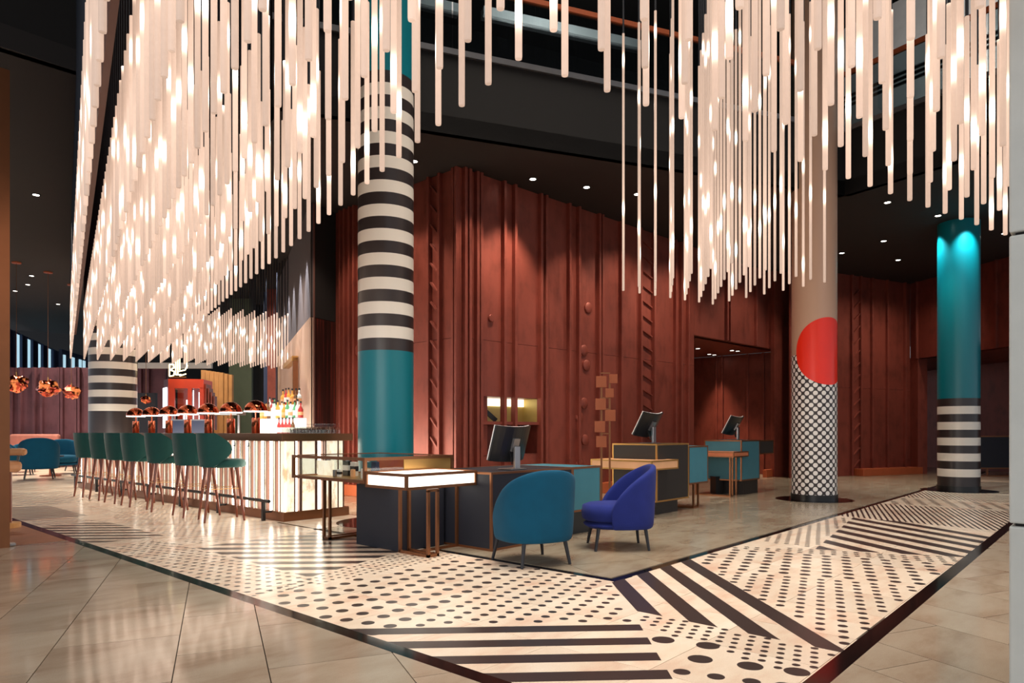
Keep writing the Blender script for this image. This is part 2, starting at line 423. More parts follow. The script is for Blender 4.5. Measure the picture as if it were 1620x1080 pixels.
# ---- inlay: stripes and dots, flush dark stone
def stripes(name, ang, lo, hi, period, width, halves, bbox=(1.5, 22, .5, 26)):
    """bands of direction ang; coordinate across = -sin*u+cos*v in [lo,hi]"""
    ca, sa = math.cos(ang), math.sin(ang); w = lo; mb = []
    while w < hi:
        P = []
        for (l, ww) in ((-40, w), (40, w), (40, w+width), (-40, w+width)): P.append((ca*l-sa*ww, sa*l+ca*ww))
        q = clip(P, halves)
        if q and area(q) > .002 and in_view(q): mb.append(q)
        w += period
    return mb
def put_stripes(qs, each=True):
    if each:
        for q in qs: MB().prism(q, -.005, .0007).build('inlay_stripe', 'inlay_dark', floor)
    elif qs:
        mb = MB()
        for q in qs: mb.prism(q, -.005, .0007)
        tag(mb.build('inlay_fine_stripes', 'inlay_dark', floor), kind='stuff')
E1 = math.atan2(.048, .153)
def lattice(org, step, r, halves, far=40):
    out = []; ca, sa = math.cos(E1)*step, math.sin(E1)*step
    for i in range(-260, 260):
        for j in range(-260, 260):
            x, y = org[0]+ca*i-sa*j, org[1]+sa*i+ca*j
            if not (1.5 < x < 20 and .8 < y < 16): continue
            if all(nx*x+ny*y <= d - r*math.hypot(nx, ny)*.9 for nx, ny, d in halves) and in_view([(x, y)]): out.append((x, y, r))
    return out
disc_mesh = {}
def put_dots(ds, each):
    mb = MB()
    for x, y, r in ds:
        if each:
            if r not in disc_mesh:
                disc_mesh[r] = MB().lathe([(r, -.004), (r, .0008)], 22).mesh('inlay_dot')
            link('inlay_dot', disc_mesh[r], 'inlay_dark', floor, loc=(x, y, 0))
        else:
            n = 12; k = len(mb.v)
            mb.v += [(x+r*math.cos(2*pi*i/n), y+r*math.sin(2*pi*i/n), .0006) for i in range(n)]; mb.f.append(tuple(range(k, k+n)))
    if not each and mb.v: tag(mb.build('inlay_small_dots', 'inlay_dark', floor, fix=False), kind='stuff')
left_in = [(-1, 0, -US), (1, 0, UI)]; right_in = [(0, -1, -VS), (0, 1, VI)]
e1 = (math.cos(E1), math.sin(E1)); e2 = (-e1[1], e1[0])
def along(p, d): return (p, (p[0]+d[0], p[1]+d[1]))
bD12 = along((2.6, 3.19), e1)          # large / medium dots
bTop = ((2, 4.47), (5, 4.47))
bD3 = along((3.36, 4.93), e1)
# S1: stripes in the outer corner (u+v constant)
r2 = math.sqrt(2)
s1end = ((3.55, 2.16), (2.87, 1.57))
put_stripes(stripes('s1', -pi/4, (5.53-.366*6)/r2, 5.7/r2, .366/r2, .172/r2, left_in+[(0,-1,-VS), half_of(*s1end, (2.4, 2.4))]))
put_dots(lattice((2.53, 3.24), .16, .040, left_in+[half_of(*bD12, (3, 4)), (0, 1, 4.5)]), True)
sd0 = ((4.43, 2.95), (4.08, 2.62)); sd1 = ((4.08, 2.62), (3.8, 2.33))
put_dots(lattice((2.66, 3.12), .1215, .028, left_in+[half_of(*bD12, (3, 2)), (-1, -1, -5.74), half_of(*sd0, (3.5, 2.8)), half_of(*sd1, (3.5, 2.5)), half_of((3.55, 2.16), (3.82, 2.40), (3.4, 2.6))]), True)
put_dots(lattice((3.46, 4.56), .081, .0165, left_in+[(0, -1, -4.52), half_of(*bD3, (3.5, 4.6))]), False)
# small dots next to the diagonal stripes
put_dots(lattice((3.64, 2.19), .080, .0205, [(1, 0, 3.81), (0,-1,-VS), half_of((3.53, 2.20), (3.26, 1.1), (3.8, 1.8)), half_of((3.5, 2.12), (3.85, 2.36), (3.7, 1.5))]), False)
put_dots([(3.37, 1.9, .062), (3.44, 1.67, .062), (3.21, 1.6, .062), (3.28, 1.37, .062), (3.35, 1.17, .06), (2.98, 1.58, .041), (3.03, 1.43, .041), (3.08, 1.28, .041), (3.13, 1.15, .041)], True)
# diagonal stripes at the turn (u-v constant)
put_stripes(stripes('sd', pi/4, (-2.75)/r2, -1.4/r2, .366/r2, .182/r2, [(-1,0,-3.80), (0,1,VI), (0,-1,-VS), half_of(*sd0, (4.6, 2.7))]))
# right band dots
bs4 = ((5.60, 2.85), (4.11, 1.36)); b5 = along((5.44, 2.46), e2); b6 = along((6.66, 2.3), e2)
put_dots(lattice((5.03, 2.23), .1215, .028, right_in+[half_of(*bs4, (5.4, 2)), half_of(*b5, (5, 2))]), True)
put_dots(lattice((5.59, 2.73), .16, .040, right_in+[half_of(*b5, (6, 2)), half_of(*b6, (6, 2)), half_of(*bs4, (5.8, 2))]), True)
s3l = ((9.85, 2.71), (7.03, 2.27)); s3b = ((7.03, 2.11), (7.38, 1.25)); s3t = ((9.91, 2.52), (9.76, 1.58))
put_dots(lattice((6.79, 2.34), .098, .026, right_in+[half_of(*b6, (7, 2)), half_of(*s3b, (6.8, 1.8)), (1, 0, 7.4)]), False)
put_dots(lattice((7.3, 2.34), .098, .026, right_in+[half_of(*s3l, (8, 2.8)), (-1,0,-7.05), (1,0,9.8)]), False)
A3 = math.radians(53)
put_stripes(stripes('s3', A3, -math.sin(A3)*9.85+math.cos(A3)*2.69-.33, -math.sin(A3)*6.7+math.cos(A3)*2.2+.2, .314, .155, right_in+[half_of(*s3l, (8, 1.5)), half_of(*s3b, (8, 1.5)), half_of(*s3t, (8, 1.5))]))
put_stripes(stripes('fine', E1, -6, 3, .066, .026, right_in+[half_of(*s3t, (11, 2)), (1, 0, 12.1)]), False)
put_stripes(stripes('fine2', E1, -8, 3, .066, .026, right_in+[(-1, 0, -13.6), (1, 0, 15.3)]), False)
put_dots(lattice((12.5, 2.6), .20, .05, right_in+[(-1, 0, -12.2), (1, 0, 13.5)]), False)
put_stripes(stripes('s5', math.radians(100), -30, 30, .366, .18, right_in+[(-1, 0, -15.5), (1, 0, 19)]), False)
# left band: stripes by the desk, dots along the border, groups of stripes towards the lounge
put_stripes(stripes('l1', -pi/4, 5.0, 12, .366/r2, .172/r2, [(-1,0,-2.95), (1,0,UI), half_of(*bD3, (3.5, 6)), (0, 1, 6.9)]))
put_dots(lattice((2.5, 5.72), .105, .023, [(-1,0,-US), (1,0,2.95), (0,-1,-4.5), (0,1,7.6)]), False)
put_stripes(stripes('l2', -pi/4, 5.0, 12, .30/r2, .14/r2, [(-1,0,-US), (1,0,3.05), (0,-1,-7.9), (0,1,9.8)]))
put_dots(lattice((3.4, 8.0), .105, .021, [(-1,0,-2.98), (1,0,UI), (0,-1,-7.05), (0,1,12.5), half_of((3.0, 7.0), (3.2, 9.8), (4, 8))]), False)
put_stripes(stripes('l3', -pi/4, 5.0, 14, .26/r2, .12/r2, [(-1,0,-US), (1,0,3.1), (0,-1,-10.6), (0,1,12.6)]))
put_dots(lattice((2.5, 10.2), .12, .026, [(-1,0,-US), (1,0,3.0), (0,-1,-9.85), (0,1,10.55)]), False)
put_dots(lattice((2.5, 13.2), .2, .05, [(-1,0,-US), (1,0,4.4), (0,-1,-12.7), (0,1,15.5)]), False)
# ================================================================== WALLS
def wall_frame(name, P0, ang, length, z1, mat, label, thick=.12, back=.5, z0=0):
    """root slab standing behind the cladding; local x runs left to right for a viewer in the room, -y faces the room"""
    o = MB().box(0, length, back, back+thick, z0, z1).build(name, mat, fix=False)
    o.location = (P0.x, P0.y, 0); o.rotation_euler.z = ang
    struct(o, label, 'wall'); return o
def panel(w, x0, x1, z0, z1, mat='maroon', y=0, d=.04): return box('panel', mat, (x0+.002, x1-.002, y, y+d, z0+.003, z1-.003), w)
def rib(w, x0, x1, z0, z1, mat='maroon', d=.07): return box('rib', mat, (x0, x1, -d, .03, z0, z1), w, bevel=.006)
def stud(w, x, z, r=.085, d=.035, mat='maroon'):
    m = MB()
    n = 20; prof = [(r, 0), (r, d*.7), (r*.86, d), (0, d)]
    P = [[(x+rr*math.cos(2*pi*i/n), -yy, z+rr*math.sin(2*pi*i/n)) for rr, yy in prof] for i in range(n)]
    m.grid(P, closed_u=True); return m.build('stud', mat, w, smooth=True)
def ladder(w, x0, x1, z0, z1, step, rise, mat='maroon'):
    z = z0
    while z+abs(rise) < z1:
        a, b = (z, z+rise) if rise > 0 else (z-rise, z)
        MB().beam((x0, -.022, a), (x1, -.022, b), .044, .028).build('rung', mat, w)
        z += step
SEAM = 2.62
# --- reception wall: corner pilaster, short left return and long right run
CR = F(727, 264, CEIL); CR.z = 0
# left return runs along world Y; local x goes from far to the corner
LEN_L = 3.45
wl = wall_frame('wall_left', Vector((CR.x, CR.y+LEN_L, 0)), -pi/2, LEN_L, CEIL, 'maroon', 'maroon steel container style wall behind the striped teal column')
XL = lambda px: ray_hit(px, Vector((CR.x, CR.y+LEN_L)), -pi/2)
cuts = [0, XL(545), XL(562), XL(682), XL(697), XL(722), LEN_L]
for a, b in zip(cuts[:-1], cuts[1:]):
    if b-a < .03: continue
    panel(wl, a, b, 0, SEAM); panel(wl, a, b, SEAM, CEIL)
for px in (541, 548, 556, 563, 681, 698, 720, 725): x = XL(px); rib(wl, x-.025, x+.025, 0, CEIL)
ladder(wl, XL(682)+.02, XL(697)-.02, .25, CEIL, .31, -.2)
for px, z in ((563, 2.62), (563, 1.5)): stud(wl, XL(px)+.1, z, .1)
box('plinth', 'copper_base', (0, LEN_L-.1, -.14, 0, 0, .2), wl, bevel=.01)
# right run
AW = YAW - math.radians(46.6)
XR = lambda px: ray_hit(px, CR.xy, AW)
L_REC = XR(1098); L_PIER = XR(1240); LEN_R = XR(1252)
wr = wall_frame('wall_right', CR, AW, L_REC, CEIL, 'maroon', 'long maroon steel container style wall behind the reception desks')
ribs = [733, 740, 752, 758, 795, 812, 853, 861, 898, 913, 945, 950, 980, 1011, 1032, 1066, 1075, 1086]
NX0, NX1, NZ0, NZ1 = XR(761), XR(848), .78, 1.72      # shelf niche
NX0 = XR(760.5)
edges = [0]+[XR(p) for p in (736, 755, 796, 811, 857, 898, 913, 947, 981, 1012, 1031, 1070)]+[L_REC]
for a, b in zip(edges[:-1], edges[1:]):
    if b-a < .02: continue
    if a >= NX0-.15 and b <= NX1+.25:
        panel(wr, a, b, 0, NZ0); panel(wr, a, b, NZ1, SEAM); panel(wr, a, b, SEAM, CEIL)
    else:
        panel(wr, a, b, 0, SEAM); panel(wr, a, b, SEAM, CEIL)
for p in ribs: x = XR(p); rib(wr, x-.028, x+.028, 0, CEIL, d=.08)
ladder(wr, XR(1012)+.03, XR(1031)-.03, .4, CEIL, .3, -.12)
for px, z in ((930, 3.05+.4), (923, 2.65), (927, 2.38), (923, 1.68), (916, 1.22+.18), (925, 1.0), (916, .55)): stud(wr, XR(px), z, .1)
stud(wr, XR(776), 2.98, .06)
box('plinth', 'copper_base', (.1, L_REC, -.14, 0, 0, .2), wr, bevel=.01)
# niche box with lit upper shelf
nx0, nx1 = XR(755)+.03, XR(857)-.03
for nm, mt, b in (('niche_back', 'pale_gold', (nx0, nx1, .42, .45, 1.32, NZ1)), ('niche_back', 'maroon', (nx0, nx1, .42, .45, NZ0, 1.27)), ('niche_side', 'pale_gold', (nx0-.02, nx0, .04, .45, 1.32, NZ1)), ('niche_side', 'pale_gold', (nx1, nx1+.02, .04, .45, 1.32, NZ1)), ('niche_side', 'maroon', (nx0-.02, nx0, .04, .45, NZ0, 1.27)), ('niche_side', 'maroon', (nx1, nx1+.02, .04, .45, NZ0, 1.27)),
                  ('niche_floor', 'maroon', (nx0, nx1, .0, .45, NZ0-.02, NZ0)), ('niche_shelf', 'maroon', (nx0, nx1, -.02, .45, 1.27, 1.32)), ('niche_top', 'maroon', (nx0, nx1, .04, .45, NZ1, NZ1+.02))):
    box(nm, mt, b, wr)
box('niche_lamp', 'niche_glow', (nx0+.02, nx1-.02, .39, .415, NZ1-.13, NZ1-.004), wr)
MB().beam((nx0+.2, .35, 1.66), (nx0+.55, .2, 1.34), .05, .07).build('niche_brace', 'black_satin', wr)
# --- recess beyond the wall: header, inner side wall, ceiling, far end
hz = 3.3
wh = wall_frame('wall_header', CR + Vector((math.cos(AW), math.sin(AW), 0))*L_REC, AW, LEN_R-L_REC, CEIL, 'maroon', 'maroon steel panels above the lobby recess', back=.1, z0=hz)
XH = lambda px: XR(px)-L_REC
hc = [0, XH(1148), XH(1195), XH(1216), LEN_R-L_REC]
for a, b in zip(hc[:-1], hc[1:]): panel(wh, a, b, hz, CEIL)
for p in (1148, 1153, 1194, 1216): x = XH(p); rib(wh, x-.03, x+.03, hz, CEIL)
box('pier', 'maroon', (XH(1240), XH(1252), -.06, .3, 0, hz), wh, bevel=.01)
box('plinth', 'copper_base', (XH(1203), XH(1252)+.1, -.16, -.06, 0, .2), wh, bevel=.01)
PW = CR + Vector((math.cos(AW), math.sin(AW), 0))*L_PIER
RL = 4.5
ws = wall_frame('wall_recess', Vector((PW.x, PW.y+RL, 0)), -pi/2, RL, hz, 'maroon', 'maroon panelled inner wall of the lobby recess', back=.06)
XS = lambda px: ray_hit(px, Vector((PW.x, PW.y+RL)), -pi/2)
sc = [0]+[XS(p) for p in (1108, 1134, 1143, 1183, 1208)]+[RL]
for a, b in zip(sc[:-1], sc[1:]):
    if b-a > .02: panel(ws, max(a, 0), b, 0, hz)
for p in (1134, 1143, 1183, 1208): x = XS(p); rib(ws, x-.03, x+.03, 0, hz, d=.05)
dr = box('door_1', 'black_satin', (0, .12, -.02, .03, 0, 2.55)); dr.location = (PW.x, PW.y+RL-.3, 0); dr.rotation_euler.z = -pi/2; struct(dr, 'dark slit of a door in the lobby recess', 'door')
dx, dy = PW.x, PW.y
p0 = CR + Vector((math.cos(AW), math.sin(AW), 0))*L_REC
cr_ = MB().prism([(p0.x, p0.y+.05), (PW.x-.05, PW.y+.05), (PW.x-.05, PW.y+RL), (p0.x, p0.y+RL)], hz, hz+.05).build('ceiling_recess', 'maroon'); struct(cr_, 'low maroon ceiling of the lobby recess', 'ceiling')
rw = MB().prism([(p0.x-.15, p0.y+.55), (p0.x-.03, p0.y+.55), (p0.x-.03, p0.y+RL), (p0.x-.15, p0.y+RL)], 0, hz).build('wall_recess_side', 'maroon'); struct(rw, 'shadowed side wall of the lobby recess', 'wall')
re = MB().prism([(p0.x-.1, p0.y+RL), (PW.x+.1, PW.y+RL), (PW.x+.1, PW.y+RL+.1), (p0.x-.1, p0.y+RL+.1)], 0, hz).build('wall_recess_end', 'maroon'); struct(re, 'shadowed end wall of the lobby recess', 'wall')
# --- far right wall with slanted ladder relief
Q0 = PD(1250, 16.9); Q1 = PD(1440, 18.9); A3w = math.atan2(Q1.y-Q0.y, Q1.x-Q0.x); L3 = (Q1-Q0).length
w3 = wall_frame('wall_far', Q0, A3w, L3, CEIL, 'maroon', 'dim maroon steel wall behind the dotted column')
X3 = lambda px: ray_hit(px, Q0.xy, A3w)
c3 = [0]+[X3(p) for p in (1346, 1360, 1378, 1402, 1430)]+[L3]
for a, b in zip(c3[:-1], c3[1:]): panel(w3, a, b, 0, 2.3); panel(w3, a, b, 2.3, CEIL)
for p in (1346, 1360, 1378, 1402, 1430): x = X3(p); rib(w3, x-.03, x+.03, 0, CEIL)
ladder(w3, X3(1348), X3(1359), .2, CEIL-.3, .32, .22)
box('plinth', 'copper_base', (X3(1350), L3+.25, -.3, 0, 0, .19), w3, bevel=.01)
Q2 = PD(1640, 15.3); A4w = math.atan2(Q2.y-Q1.y, Q2.x-Q1.x); L4 = (Q2-Q1).length
w4 = wall_frame('wall_far_right', Q1, A4w, L4, CEIL, 'maroon', 'dim maroon wall with a wide recess behind the teal topped column', back=.15, z0=3.15)
X4 = lambda px: ray_hit(px, Q1.xy, A4w)
c4 = [0]+[X4(p) for p in (1453, 1480, 1552, 1578)]+[L4]
for a, b in zip(c4[:-1], c4[1:]): panel(w4, a, b, 3.15, CEIL)
box('pier', 'maroon', (-.5, X4(1452), 0, .3, 0, 3.15), w4)
for p in (1452, 1578): x = X4(p); rib(w4, x-.03, x+.03, 3.15, CEIL)
# recess behind wall_far_right
n4 = Vector((-math.sin(A4w), math.cos(A4w), 0))
R0 = Q1 + n4*.3; 
rb = MB().box(-5, L4+4, 3.2, 3.3, 0, 3.4).build('wall_far_recess', 'maroon', fix=False); rb.location = Q1; rb.rotation_euler.z = A4w; struct(rb, 'maroon back wall of the far right recess behind the sideboard', 'wall')
for p in (1500, 1560, 1585): x = X4(p); box('panel', 'maroon', (x, x+.9, 3.16, 3.2, .003, 2.2), rb); box('panel', 'maroon', (x, x+.9, 3.16, 3.2, 2.206, 3.3), rb)
rc = MB().box(-5, L4+4, .15, 3.3, 3.15, 3.22).build('ceiling_far_recess', 'maroon', fix=False); rc.location = Q1; rc.rotation_euler.z = A4w; struct(rc, 'low maroon ceiling of the far right recess', 'ceiling')
# --- bar back wall
B0 = PD(490, 12.2)
LB = 7.0
BD = Vector((math.cos(T1), math.sin(T1), 0))
BF = B0 + BD*LB
wb = MB().box(0, LB, .06, .09, 0, CEIL).build('wall_bar', 'fascia_brown', fix=False); wb.location = BF; wb.rotation_euler.z = T1+pi; struct(wb, 'tall wall behind the bar, fluted metal below and dark fabric above', 'wall')
box('fluted_panel', 'fluted_metal', (0, LB, .02, .06, 0, 3.2), wb)
mb = MB(); x = .03
while x < LB: mb.box(x, x+.045, 0, .02, .9, 3.2); x += .075
tag(mb.build('flute', 'fluted_metal', wb, fix=False), kind='stuff')
simple('felt_grey', srgb(92, 84, 86), .9)
box('upper_panel', 'felt_grey', (0, LB, .01, .06, 3.21, CEIL), wb)
E0 = Vector((CR.x, CR.y+LEN_L, 0))
ed = MB().prism([(B0.x+.012, B0.y-.03), (E0.x, E0.y-.1), (E0.x+.2, E0.y+.4), (B0.x+.2, B0.y+.35)], 0, 3.2).build('wall_bar_end', 'zebrano'); struct(ed, 'striped dark wood end panel of the bar wall', 'wall')
eu = MB().prism([(B0.x+.012, B0.y-.03), (E0.x, E0.y-.1), (E0.x+.2, E0.y+.4), (B0.x+.2, B0.y+.35)], 3.21, CEIL).build('wall_bar_end_upper', 'fascia_dark'); struct(eu, 'plain dark brown panel above the striped wood end', 'wall')
# --- walls behind the bar and the lounge
def flat_wall(name, pa, pb, z0, z1, mat, label, t=.12):
    d = (pb-pa); n = Vector((-d.y, d.x, 0)).normalized()*t
    o = MB().prism([(pa.x, pa.y), (pb.x, pb.y), (pb.x+n.x, pb.y+n.y), (pa.x+n.x, pa.y+n.y)], z0, z1).build(name, mat); struct(o, label, 'wall'); return o
flat_wall('wall_olive', PD(362, 21), PD(398, 21), 0, CEIL, 'olive', 'plain olive green wall behind the copper dome lamps')
flat_wall('wall_passage', PD(396, 22), PD(420, 22), 0, CEIL, 'black_satin', 'black panel standing for the unlit passage beside the olive wall')  # black sheet puts the darkness of the opening into its colour
flat_wall('wall_blue_jamb', PD(417, 20), PD(424, 20), 0, CEIL, 'deep_blue', 'narrow dark blue jamb beside the bar wall')
flat_wall('wall_plum_jamb', PD(423, 19.6), PD(436, 19.6), 0, CEIL, 'maroon', 'narrow maroon jamb beside the fluted bar wall')
# oak slat screen
oak = thing('oak_slat_screen', PD(342, 19.5), 'tall oak slat screen behind the orange display kiosk', 'screen')
k = 0
for px in range(318, 366, 7):
    D_ = 19.5 if px < 345 else 19.5+.35*(px-345)/7*.4
    a, b2 = PD(px, D_)-oak.location, PD(px+6.8, D_+.05)-oak.location
    MB().prism([(a.x, a.y), (b2.x, b2.y), (b2.x+.1, b2.y+.1), (a.x+.1, a.y+.1)], 0, 2.92-.018*k).build('slat', 'oak', oak); k += 1
# plum lounge wall with ribs
pa, pb = PD(4, 22.5), PD(262, 22.5)
wp = wall_frame('wall_lounge', pa, math.atan2(pb.y-pa.y, pb.x-pa.x), (pb-pa).length, 3.27, 'maroon_plum', 'plum coloured panelled wall behind the lounge chairs', back=.1)
XP = lambda px: ray_hit(px, pa.xy, math.atan2(pb.y-pa.y, pb.x-pa.x))
pc = [4, 20, 34, 56, 68, 95, 100, 122, 127, 150, 200, 224, 236, 262]
for a, b in zip(pc[:-1], pc[1:]): panel(wp, XP(a), XP(b), 0, 3.27, 'maroon_plum')
for p in (20, 34, 56, 68, 95, 100, 122, 127, 200, 224, 236): x = XP(p); rib(wp, x-.04, x+.04, 0, 3.27, 'maroon_plum', d=.1)
# high window band behind it
g0, g1 = PD(2, 23.6), PD(106, 33.0); ga_ = math.atan2(g1.y-g0.y, g1.x-g0.x); gl = (g1-g0).length
wn1 = box('window_1', 'deep_blue', (0, gl, .1, .2, 0, 4.9)); wn1.location = g0; wn1.rotation_euler.z = ga_; struct(wn1, 'band of tall narrow windows above the lounge wall', 'window')
XG = lambda px: ray_hit(px, g0.xy, ga_)
for p, q in ((8, 14), (25, 31), (32, 34), (43, 48), (49, 51), (60, 64), (65, 67), (76, 80), (81, 83)):
    box('pane', 'pane_day', (XG(p), XG(q), .06, .1, 1.4, 4.84-.03), wn1)
for p in (7, 15, 24, 35, 42, 52, 59, 68, 75, 84, 92): x = XG(p); box('mullion', 'deep_blue', (x-.06, x+.06, -.02, .1, 1.2, 4.85), wn1)
g2, g3 = PD(103, 26), PD(145, 29); ga2 = math.atan2(g3.y-g2.y, g3.x-g2.x); gl2 = (g3-g2).length
wn2 = box('window_2', 'deep_blue', (0, gl2, .1, .2, 0, 4.3)); wn2.location = g2; wn2.rotation_euler.z = ga2; struct(wn2, 'narrow windows between lounge wall and big striped column', 'window')
for p, q in ((104.5, 107), (117, 121), (129, 132), (135, 138)):
    a, b = (ray_hit(v, g2.xy, ga2) for v in (p, q)); box('pane', 'pane_day', (a, b, .06, .1, 1.4, 4.1), wn2)
bw = flat_wall('wall_back', PD(-120, 34), PD(520, 34), 0, 12, 'void', 'dark far wall beyond the bar')
# white soffit strip glimpsed above the plum wall
sf = flat_wall('trim_1', PD(218, 21.8), PD(334, 21.8), 3.18, 3.36, 'white_lacquer', 'white soffit strip above the plum wall'); 
flat_wall('wall_service', PD(216, 21), PD(246, 21), 0, 2.35, 'navy', 'dark panel standing for the service opening beside the big striped column')  # navy sheet puts the darkness of the opening into its colour

# ================================================================== CEILING, ATRIUM OPENING, UPPER LEVEL
def abp(a, b): v = AB(a, b); return (v.x, v.y)
E1a, E1b = (8.85, 2.2), (6.73, 11.33)
ceil = MB()
ceil.prism([abp(*p) for p in (E1a, (34, 2.2), (34, 34), (-4, 34), (-4, 11.33), E1b)][::-1], CEIL, CEIL+.25)
ceil.prism([abp(*p) for p in ((9.24, .25), (8.0, -5), (7.0, -12), (34, -20), (34, 2.2), (19.3, 2.2), (19.3, .25))][::-1], CEIL, CEIL+.25)
ce = ceil.build('ceiling', 'ceiling_black'); struct(ce, 'black lobby ceiling with small downlights', 'ceiling')
def ab_wall(name, pa, pb, z0, z1, mat, label, t=.1):
    a, b = AB(*pa), AB(*pb); return flat_wall(name, a, b, z0, z1, mat, label, t)
f1 = ab_wall('trim_2', E1a, E1b, CEIL, CEIL+1.09, 'fascia_dark', 'dark fascia along the far edge of the atrium opening')
f2 = ab_wall('trim_3', E1b, (-4, 11.33), CEIL, CEIL+1.09, 'fascia_dark', 'dark fascia along the right edge of the atrium opening')
f3 = ab_wall('trim_4', (7.0, -12), (9.24, .25), CEIL, CEIL+1.3, 'fascia_dark', 'dark fascia at the upper left corner')
f4 = ab_wall('trim_5', (19.3, .25), (19.3, 2.2), CEIL, CEIL+4, 'fascia_dark', 'dark fascia at the far end of the hanging lights')
f5 = ab_wall('trim_6', (19.3, 2.2), E1a, CEIL, CEIL+4, 'fascia_dark', 'dark fascia along the bar side of the hanging lights')
# brown panelled fascia beside the outermost row of lights
bfz = EYE+2.3
pl_a, pl_b = AB(1.0, .25), AB(19.2, .25)
bf = flat_wall('trim_7', pl_a, pl_b, bfz, 9.4, 'fascia_brown', 'brown panelled fascia beside the outermost row of hanging lights', .04)
for i in range(16):
    a = 1.2+i*1.12
    p, q = AB(a, .243), AB(a+1.1, .243)
    for k in range(5):
        MB().prism([(p.x, p.y), (q.x, q.y), (q.x+.004, q.y+.008), (p.x+.004, p.y+.008)], bfz+.02+k*1.15, bfz+1.15+k*1.15-.01).build('panel', 'fascia_brown', bf)
# slab edge trim, glass balustrade and copper handrail on the upper level
def balustrade(name, pa, pb, label, n):
    A_, B_ = AB(*pa, CEIL+1.09), AB(*pb, CEIL+1.09); root = thing(name, A_, label, 'balustrade'); d = B_-A_; u = d.normalized()
    MB().beam(Vector((0,0,.04)), d+Vector((0,0,.04)), .07, .08).build('bottom_channel', 'silver', root)
    MB().beam(Vector((0,0,1.0)), d+Vector((0,0,1.0)), .07, .07).build('handrail', 'copper_base', root)
    for i in range(n):
        p, q = d*(i/n)+u*.012, d*((i+1)/n)-u*.012
        MB().beam(p+Vector((0,0,.52)), q+Vector((0,0,.52)), .014, .92).build('glass_pane', 'glass_smoke', root)
    return root
balustrade('glass_balustrade', E1a, E1b, 'glass balustrade with copper handrail along the far upper gallery', 4)
balustrade('glass_balustrade', E1b, (-2, 11.33), 'glass balustrade with copper handrail along the right upper gallery', 4)
up = MB()
up.prism([abp(*p) for p in ((-6, -14), (36, -20), (36, 36), (-6, 36))][::-1], 11.2, 11.4)
uc = up.build('ceiling_upper', 'void'); struct(uc, 'dark high ceiling above the atrium', 'ceiling')
ab_wall('wall_gallery', (16, 1), (13.5, 17), CEIL+.26, 11.2, 'void', 'dark back wall of the upper gallery')
ab_wall('wall_gallery_right', (15, 17), (-4, 17), CEIL+.26, 11.2, 'void', 'dark side wall of the upper gallery')
ab_wall('wall_gallery_left', (-6, -6), (30, -6), CEIL+1.3, 11.2, 'void', 'dark high wall at the upper left')
# pale soffit beams of the gallery
def soffit(name, pa, pb, z, w, h, label):
    A_, B_ = AB(*pa, z), AB(*pb, z); r = thing(name, A_, label, 'beam')
    MB().beam((0,0,0), B_-A_, w, h).build('soffit_box', 'white_lacquer', r); MB().beam((0,0,-h/2-.02), B_-A_+Vector((0,0,-h/2-.02)), w*.5, .03).build('shadow_gap', 'silver', r)
soffit('gallery_soffit', (10.75, 6.41), (9.95, 9.7), 8.82, .2, .16, 'longer pale soffit beam of the upper gallery')
soffit('gallery_soffit', (11.4, 3.9), (10.95, 6.0), 8.82, .2, .16, 'shorter pale soffit beam at the left of the upper gallery')
# pale bulkhead on the right gallery with black air slots
bA = AB(9.5, 14.0, 7.2); bk = thing('gallery_bulkhead', bA, 'white slanted bulkhead with black air slots on right gallery', 'bulkhead')
e = AB(0.5, 14.0, 7.2)-bA; n_ = AB(0, 1)-AB(0, 0)
MB().prism([(0,0), (e.x, e.y), (e.x+n_.x*.3, e.y+n_.y*.3), (n_.x*.3, n_.y*.3)], 0, 2.6).build('bulkhead_body', 'white_lacquer', bk)
for k in range(3): MB().beam(-n_*.02+Vector((0,0,.9+.1*k)), e-n_*.02+Vector((0,0,.9+.1*k)), .04, .045).build('air_slot', 'black_satin', bk)
for i, (a, b2, z) in enumerate(((11.0, 5.0, 7.4), (10.8, 6.6, 7.3), (10.4, 8.2, 7.2))):
    r = thing('track_spotlight', AB(a, b2, z), ('left', 'middle', 'right')[i]+' black track spotlight of the upper gallery', 'spotlight', group='gallery track spotlights')
    MB().beam((-.4, 0, .12), (.4, 0, .12), .05, .04).build('track', 'black_satin', r); MB().bar((0, 0, .1), (.12, -.1, -.05), .05, .06, 12).build('head', 'silver', r)
light('gallery_fill', 'AREA', AB(8.9, 7.2, 8.0), 40, (1, .95, .88), target=AB(10.6, 7.2, 8.9), shape='DISK', size=.5)  # added fill that whitens the soffit beams, no fixture here
light('gallery_fill_right', 'AREA', AB(4.5, 12.6, 7.0), 40, (1, .95, .88), target=AB(4.8, 14, 8.6), shape='DISK', size=.5)  # added fill for the pale bulkhead, no fixture here
